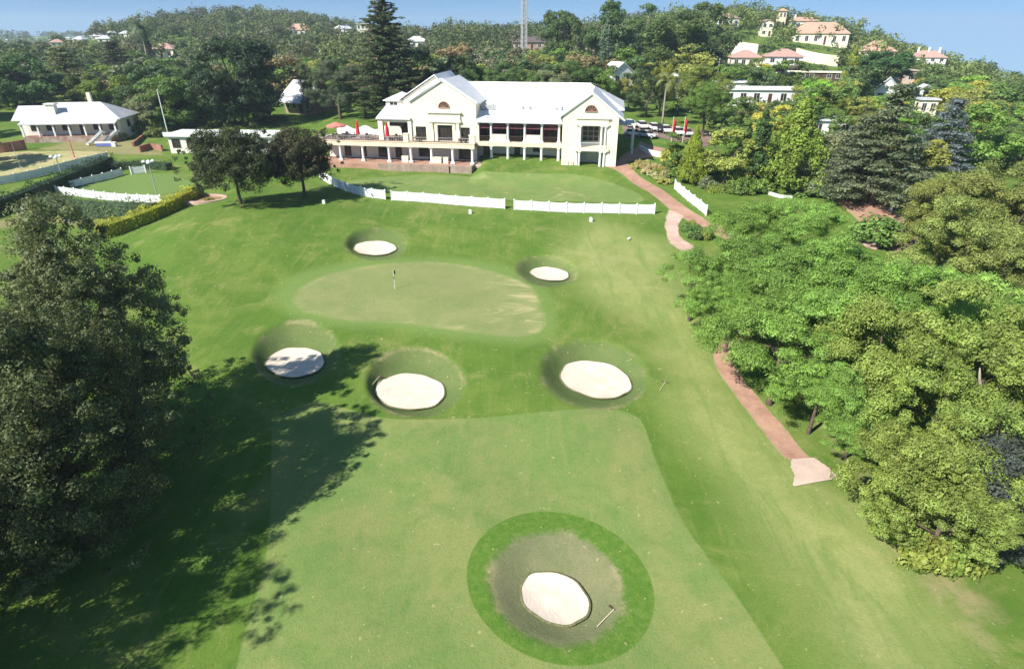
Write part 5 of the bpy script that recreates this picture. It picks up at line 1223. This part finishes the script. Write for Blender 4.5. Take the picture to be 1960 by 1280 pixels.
T('cedar', 1785, 345, 13, 6.5, (.125, .15, .15), 'blue grey cedar right of the large dark cedar')
T('mid', 1740, 372, 9, 5, 'olive', 'olive green tree under the blue grey cedar')
T('mid', 1850, 330, 11, 7.5, 'green', 'bright broad tree right of the blue grey cedar')
T('norfolk', 748, 228, 30, 10, (.06, .085, .034), 'very tall tiered pine rising out of the frame behind the clubhouse')
T('dense', 470, 240, 20, 10, (.036, .06, .03), 'big dense dark tree left of the clubhouse lawn')
T('dense', 400, 242, 15, 7, (.05, .08, .036), 'dark green tree merging with the left side of the big dense one')
T('dense', 335, 246, 12, 6.6, 'mid', 'grey green tree behind the flagpole')
T('dense', 298, 248, 9, 5, 'grey', 'brownish grey tree left of the flagpole')
T('mid', 252, 232, 8, 4.5, 'dark', 'dark low tree right of the clubroom roof')
T('mid', 214, 206, 10, 6, (.12, .155, .03), 'yellow green spreading tree behind the clubroom')
T('mid', 176, 204, 9, 5.5, (.085, .125, .03), 'green tree behind the clubroom chimney')
T('mid', 68, 206, 13, 9, (.06, .115, .04), 'broad rich green tree behind the left end of the clubroom')
T('mid', 16, 206, 12, 7, (.05, .1, .04), 'rich green tree at the left edge behind the clubroom')
T('cedar', 145, 196, 15, 10, 'grey', 'layered grey cedar behind the clubroom')
T('cedar', 238, 176, 15, 10, (.07, .085, .055), 'layered dark cedar between clubroom and slim cypress')
T('slim', 290, 128, 15, 2.6, (.03, .055, .035), 'dark slim cypress on the left slope')
T('palm', 288, 132, 19, 6, (.09, .12, .06), 'tall palm topping the trees on the left slope')
T('near', 652, 229, 12.5, 6.4, (.085, .11, .06), 'grey green tree with dark trunk at the back of the clubhouse lawn')
T('near', 700, 226, 12, 5.6, (.06, .085, .045), 'darker tree between the grey green one and the clubhouse tower')
T('near', 618, 222, 14, 5.5, (.095, .125, .05), 'light green tree right of the tin roofed house')
T('dense', 795, 225, 16, 8.5, (.05, .078, .035), 'dense dark round tree behind the front gable')
T('near', 870, 215, 14, 6, (.06, .095, .035), 'mid green tree behind the ridge of the clubhouse')
BG = 'trees in a row behind the clubhouse roof'
for (px, h, r, c, l) in [(915, 11.5, 6, 'mid', 'first tree right of the gable behind the long roof'), (965, 11, 6, (.085, .135, .04), 'light green tree behind the middle of the long roof'), (1010, 10, 5.5, 'mid', 'low tree behind the roof vents'), (1060, 10.5, 6, 'grey', 'grey green tree behind the right half of the long roof'), (1108, 11.5, 6.5, (.075, .125, .035), 'green tree behind the right gable peak'), (1150, 10.5, 5.5, 'green', 'green tree right of the right gable peak')]:
    T('near', px, 214, h, r, c, l, BG)
T('mid', 1072, 130, 22, 10, (.07, .115, .034), 'tall dark green tree with pointed top right of the lattice mast')
T('mid', 1160, 132, 23, 10, (.066, .108, .034), 'tall tree with pointed top in the middle of the skyline')
T('slim', 1157, 150, 19, 3.2, (.10, .14, .085), 'pale grey green poplar spire behind the right gable')
T('mid', 1290, 158, 20, 13, (.085, .13, .036), 'very broad dense tree above the yellow trees')
T('mid', 1345, 120, 21, 12, (.07, .105, .032), 'tall skyline tree left of the hill villas')
T('mid', 1235, 118, 20, 8, (.075, .115, .035), 'rounded tree left of the very broad one')
T('mid', 1350, 158, 13, 6, 'deep', 'very dark tree behind the utility pole')
T('near', 1236, 225, 10, 4.8, (.06, .09, .035), 'dark green tree at the back of the car park')
T('near', 1262, 218, 12, 4.0, (.21, .22, .04), 'yellow leaved tree beside the bare palm trunk')
T('near', 1202, 214, 8.5, 3.2, (.19, .19, .05), 'small yellow tree above the right end of the clubhouse roof')
T('palm', 1267, 246, 12, 3, (.15, .17, .06), 'palm with tall bare pale trunk beside the car park')
T('near', 1345, 228, 12.5, 7, (.16, .2, .045), 'broad yellow green dome tree right of the car park')
T('feather', 1345, 262, 11, 6, (.11, .19, .04), 'bright weeping tree behind the red flags')
T('mid', 1400, 268, 8, 4.6, 'mid', 'green tree shading the lone white car')
T('mid', 1440, 240, 5.5, 4.4, (.14, .15, .06), 'pale olive shrub tree on the orange bank below the flat roofed house')
T('mid', 1500, 262, 7.5, 4.6, (.10, .15, .05), 'green tree right of the orange bank')
T('mid', 1548, 252, 9, 5.5, (.11, .17, .04), 'light green tree below the flat roofed house')
T('slim', 1618, 182, 14, 2.6, (.2, .24, .04), 'bright yellow poplar on the hillside')
T('mid', 1672, 182, 14, 10, (.055, .115, .035), 'rich green dome tree on the hillside below the square villa')
T('mid', 1510, 178, 9, 7, (.1, .15, .04), 'light green round tree below the white two storey house')
T('mid', 1425, 168, 8, 5, (.095, .145, .04), 'light green tree right of the utility pole')
T('date', 1635, 62, 9, 4, 'deep', 'small dark palm on the skyline right of the mansion')

# ------------------------------------------------------------------ the woods: single trees, scattered where the land is free
CLEAR = [[(330, 252), (330, 216), (420, 214), (720, 214), (720, 330), (330, 330)], [(-50, 200), (240, 210), (330, 250), (330, 500), (-100, 500)], [(560, 205), (1215, 196), (1350, 240), (1420, 262), (1420, 300), (1330, 330), (1290, 420), (600, 420)],
         [(1290, 362), (1600, 372), (1740, 388), (1760, 480), (1500, 470), (1290, 470)], [(0, 330), (560, 330), (1280, 330), (1280, 1300), (0, 1300)], [(1200, 225), (1330, 225), (1330, 320), (1200, 320)], [(1200, 500), (1960, 560), (1960, 1300), (1200, 1300)]]
CLEAR = [np.array(c, float) for c in CLEAR]
placed = [(o.location.x, o.location.y, 5.0) for o in SC.objects if o.parent is None and o.get('category') in ('tree', 'cedar', 'cypress', 'palm')]
def blocked(px, py):
    return any(sdf(c, np.array([px]), np.array([py]))[0] > 0 for c in CLEAR)
def hides(x, y, z, h, r):
    cx, cy, dp = proj((x, y, z + h*.55)); rx = r*FPX/dp; top = proj((x, y, z+h))[1]; bot = proj((x, y, z))[1]
    for (x0, y0, x1, y1, Y) in KEEP:
        if y < Y and x1 > cx-rx*.8 and x0 < cx+rx*.8 and y1 > top and y0 < bot: return True
    return False
ZN = [(lambda x, y, px: y > 300 and px < 820, 'on the wooded left ridge', ['dark', 'grey', 'mid', 'teal', 'brown']), (lambda x, y, px: px < 560, 'in the wood left of the clubhouse', ['dark', 'mid', 'grey', 'deep', 'brown', 'green']),
      (lambda x, y, px: px < 1210, 'in the wood behind the clubhouse', ['mid', 'green', 'dark', 'olive', 'brown', 'grey']), (lambda x, y, px: px < 1400 or y > 260, 'on the villa hill', ['mid', 'green', 'dark', 'grey', 'deep', 'olive']),
      (lambda x, y, px: True, 'in the right hand valley wood', ['green', 'mid', 'bright', 'olive', 'yolive', 'mid', 'dark'])]
CW = dict(dark='dark green', grey='grey green', mid='mid green', teal='blue green', brown='brownish', deep='very dark', green='fresh green', olive='olive', bright='bright green', yolive='yellow green')
def zone_of(x, y, px):
    for i, (f, n, c) in enumerate(ZN):
        if f(x, y, px): return i
rs = np.random.default_rng(99); cand = []
for Y0 in np.arange(112, 560, 5.0):
    sp = 8.5 + (Y0-112)*.022; xs = np.arange(-.98*Y0-10, .98*Y0+10, sp)
    for x in xs: cand.append((x + rs.uniform(-3.2, 3.2), Y0 + rs.uniform(-2.5, 2.5)))
cnt = 0; FARW = [[], []]
for (x, y) in cand:
    z = float(hb(x, y)); px, py, dp = proj((x, y, z))
    if px < -90 or px > 2050: continue
    if blocked(px, py): continue
    r = 3.6 + 5.2*rs.random()**1.3; h = r*rs.uniform(1.55, 2.1)
    if y < 150 and px > 1150: r *= .8; h *= .75
    if px > 1650: h *= .8
    if y > 200: h *= .8
    if any((x-a)**2 + (y-b)**2 < (.62*(r+c))**2 for a, b, c in placed): continue
    if hides(x, y, z, h, r): continue
    zi = zone_of(x, y, px); cc = ZN[zi][2][rs.integers(len(ZN[zi][2]))]
    placed.append((x, y, r))
    lab = '%s broadleaf tree %s' % (CW[cc], ZN[zi][1]); grp = '%s trees %s' % (CW[cc], ZN[zi][1])
    if y > (330 if px < 1250 else 450): FARW[0 if px < 1250 else 1].append((x, y, z, h, r)); continue
    cnt += 1
    if cnt > 285: FARW[0 if px < 1250 else 1].append((x, y, z, h, r)); continue
    if y > 170: lone('far', (x, y, z), h, r, cc, lab, grp)
    else: tree('mid', (x, y, z), h, r, cc, lab, grp)
print('scattered', cnt, len(FARW[0]), len(FARW[1]))
# far woods read as one mass
def woods(name, pts, col, label, seed, ls=1.3, ncl=16, nl=20):
    rng = np.random.default_rng(seed); cs = []; rr = []
    for (x, y, z, h, r) in pts:
        c = env_clumps(rng, ncl, r*.85, r*.85, h*.42, h*.55, -.5, .25, .5); c += np.array((x, y, z)); cs.append(c); rr.append(np.full(len(c), r*.36))
    cs = np.concatenate(cs); rr = np.concatenate(rr)*(.7+.6*rng.random(len(cs)))
    o = link(name, leafmesh(name, [leaves(rng, cs, rr, nl, ls, .8, .35, .5, .6, .4)])); o.color = (*col, 1); return tag(o, label, 'woods', kind='stuff')
fr = np.random.default_rng(5)
far_l = list(FARW[0]); far_r = list(FARW[1])
for _ in range(900):
    y = fr.uniform(430, 900); x = fr.uniform(-.95, .35)*y; q = (x, y, float(hb(x, y)), fr.uniform(7, 11), fr.uniform(5, 9)); (None if hides(*q) else far_l.append(q))
for _ in range(260):
    y = fr.uniform(430, 640); x = fr.uniform(.15, .95)*y; q = (x, y, float(hb(x, y)), fr.uniform(7, 11), fr.uniform(5, 8)); (None if hides(*q) else far_r.append(q))
far_d = []
for _ in range(1100):
    y = fr.uniform(900, 2600)**1.0; x = fr.uniform(-.98, .98)*y; far_d.append((x, y, float(hb(x, y)), fr.uniform(9, 15), fr.uniform(9, 20)))
for k, (cc, w) in enumerate((((.075, .10, .042), 'dark green'), ((.11, .135, .05), 'olive green'), ((.10, .10, .06), 'brownish'))):
    woods('woods', [q for i, q in enumerate(far_l) if (i*7) % 10 in ((0, 1, 2, 3, 4), (5, 6, 7), (8, 9))[k]], cc, w + ' far trees covering the left ridge', 201+k)
for k, (cc, w) in enumerate((((.085, .12, .038), 'mid green'), ((.13, .165, .05), 'light green'))): woods('woods', far_r[k::2], cc, w + ' far trees on the villa hill', 211+k)
woods('woods', far_d, (.085, .10, .055), 'distant treed plain near the horizon', 203, 3.2, 8, 14)
# undergrowth closing the gaps between the trees
ug = []; ur = np.random.default_rng(17); n_try = 0
while len(ug) < 5200 and n_try < 60000:
    n_try += 1; y = 112 + 400*ur.random()**1.5; x = ur.uniform(-.98, .98)*y; z = float(hb(x, y)); px, py, dp = proj((x, y, z))
    if px < -60 or px > 2020 or blocked(px, py): continue
    h = ur.uniform(.8, 2.6)
    if any(px > x0-12 and px < x1+12 and py > y0-4 and py - h*FPX/dp < y1-2 and y < Y+12 for (x0, y0, x1, y1, Y) in KEEP): h = .5
    ug.append((x, y, z, h))
cs = np.array([(x, y, z+h*.45) for x, y, z, h in ug]); rr = np.array([h*.75+.5 for *_, h in ug])
u = link('undergrowth', leafmesh('undergrowth', [leaves(ur, cs, rr, 26, .75, .7, .5, .5, .6, .3)])); u.color = (.06, .095, .03, 1)
tag(u, 'tangled shrubs and undergrowth beneath the trees of the hillsides', 'undergrowth', kind='stuff')
# ------------------------------------------------------------------ haze
hm = bpy.data.materials.new('haze'); hm.use_nodes = True; n = hm.node_tree; n.nodes.clear(); ho = n.nodes.new('ShaderNodeOutputMaterial'); pv_ = n.nodes.new('ShaderNodeVolumePrincipled')
pv_.inputs['Color'].default_value = (.72, .88, 1.0, 1); pv_.inputs['Density'].default_value = .00021; pv_.inputs['Anisotropy'].default_value = .1
n.links.new(pv_.outputs[0], ho.inputs['Volume'])
hzb = MB().box(-3400, 3400, -130, 3600, -260, 72).build('haze', hm); tag(hzb, kind='stuff'); hzb['label'] = 'thin blue haze over the far hills'; hzb.display_type = 'WIRE'
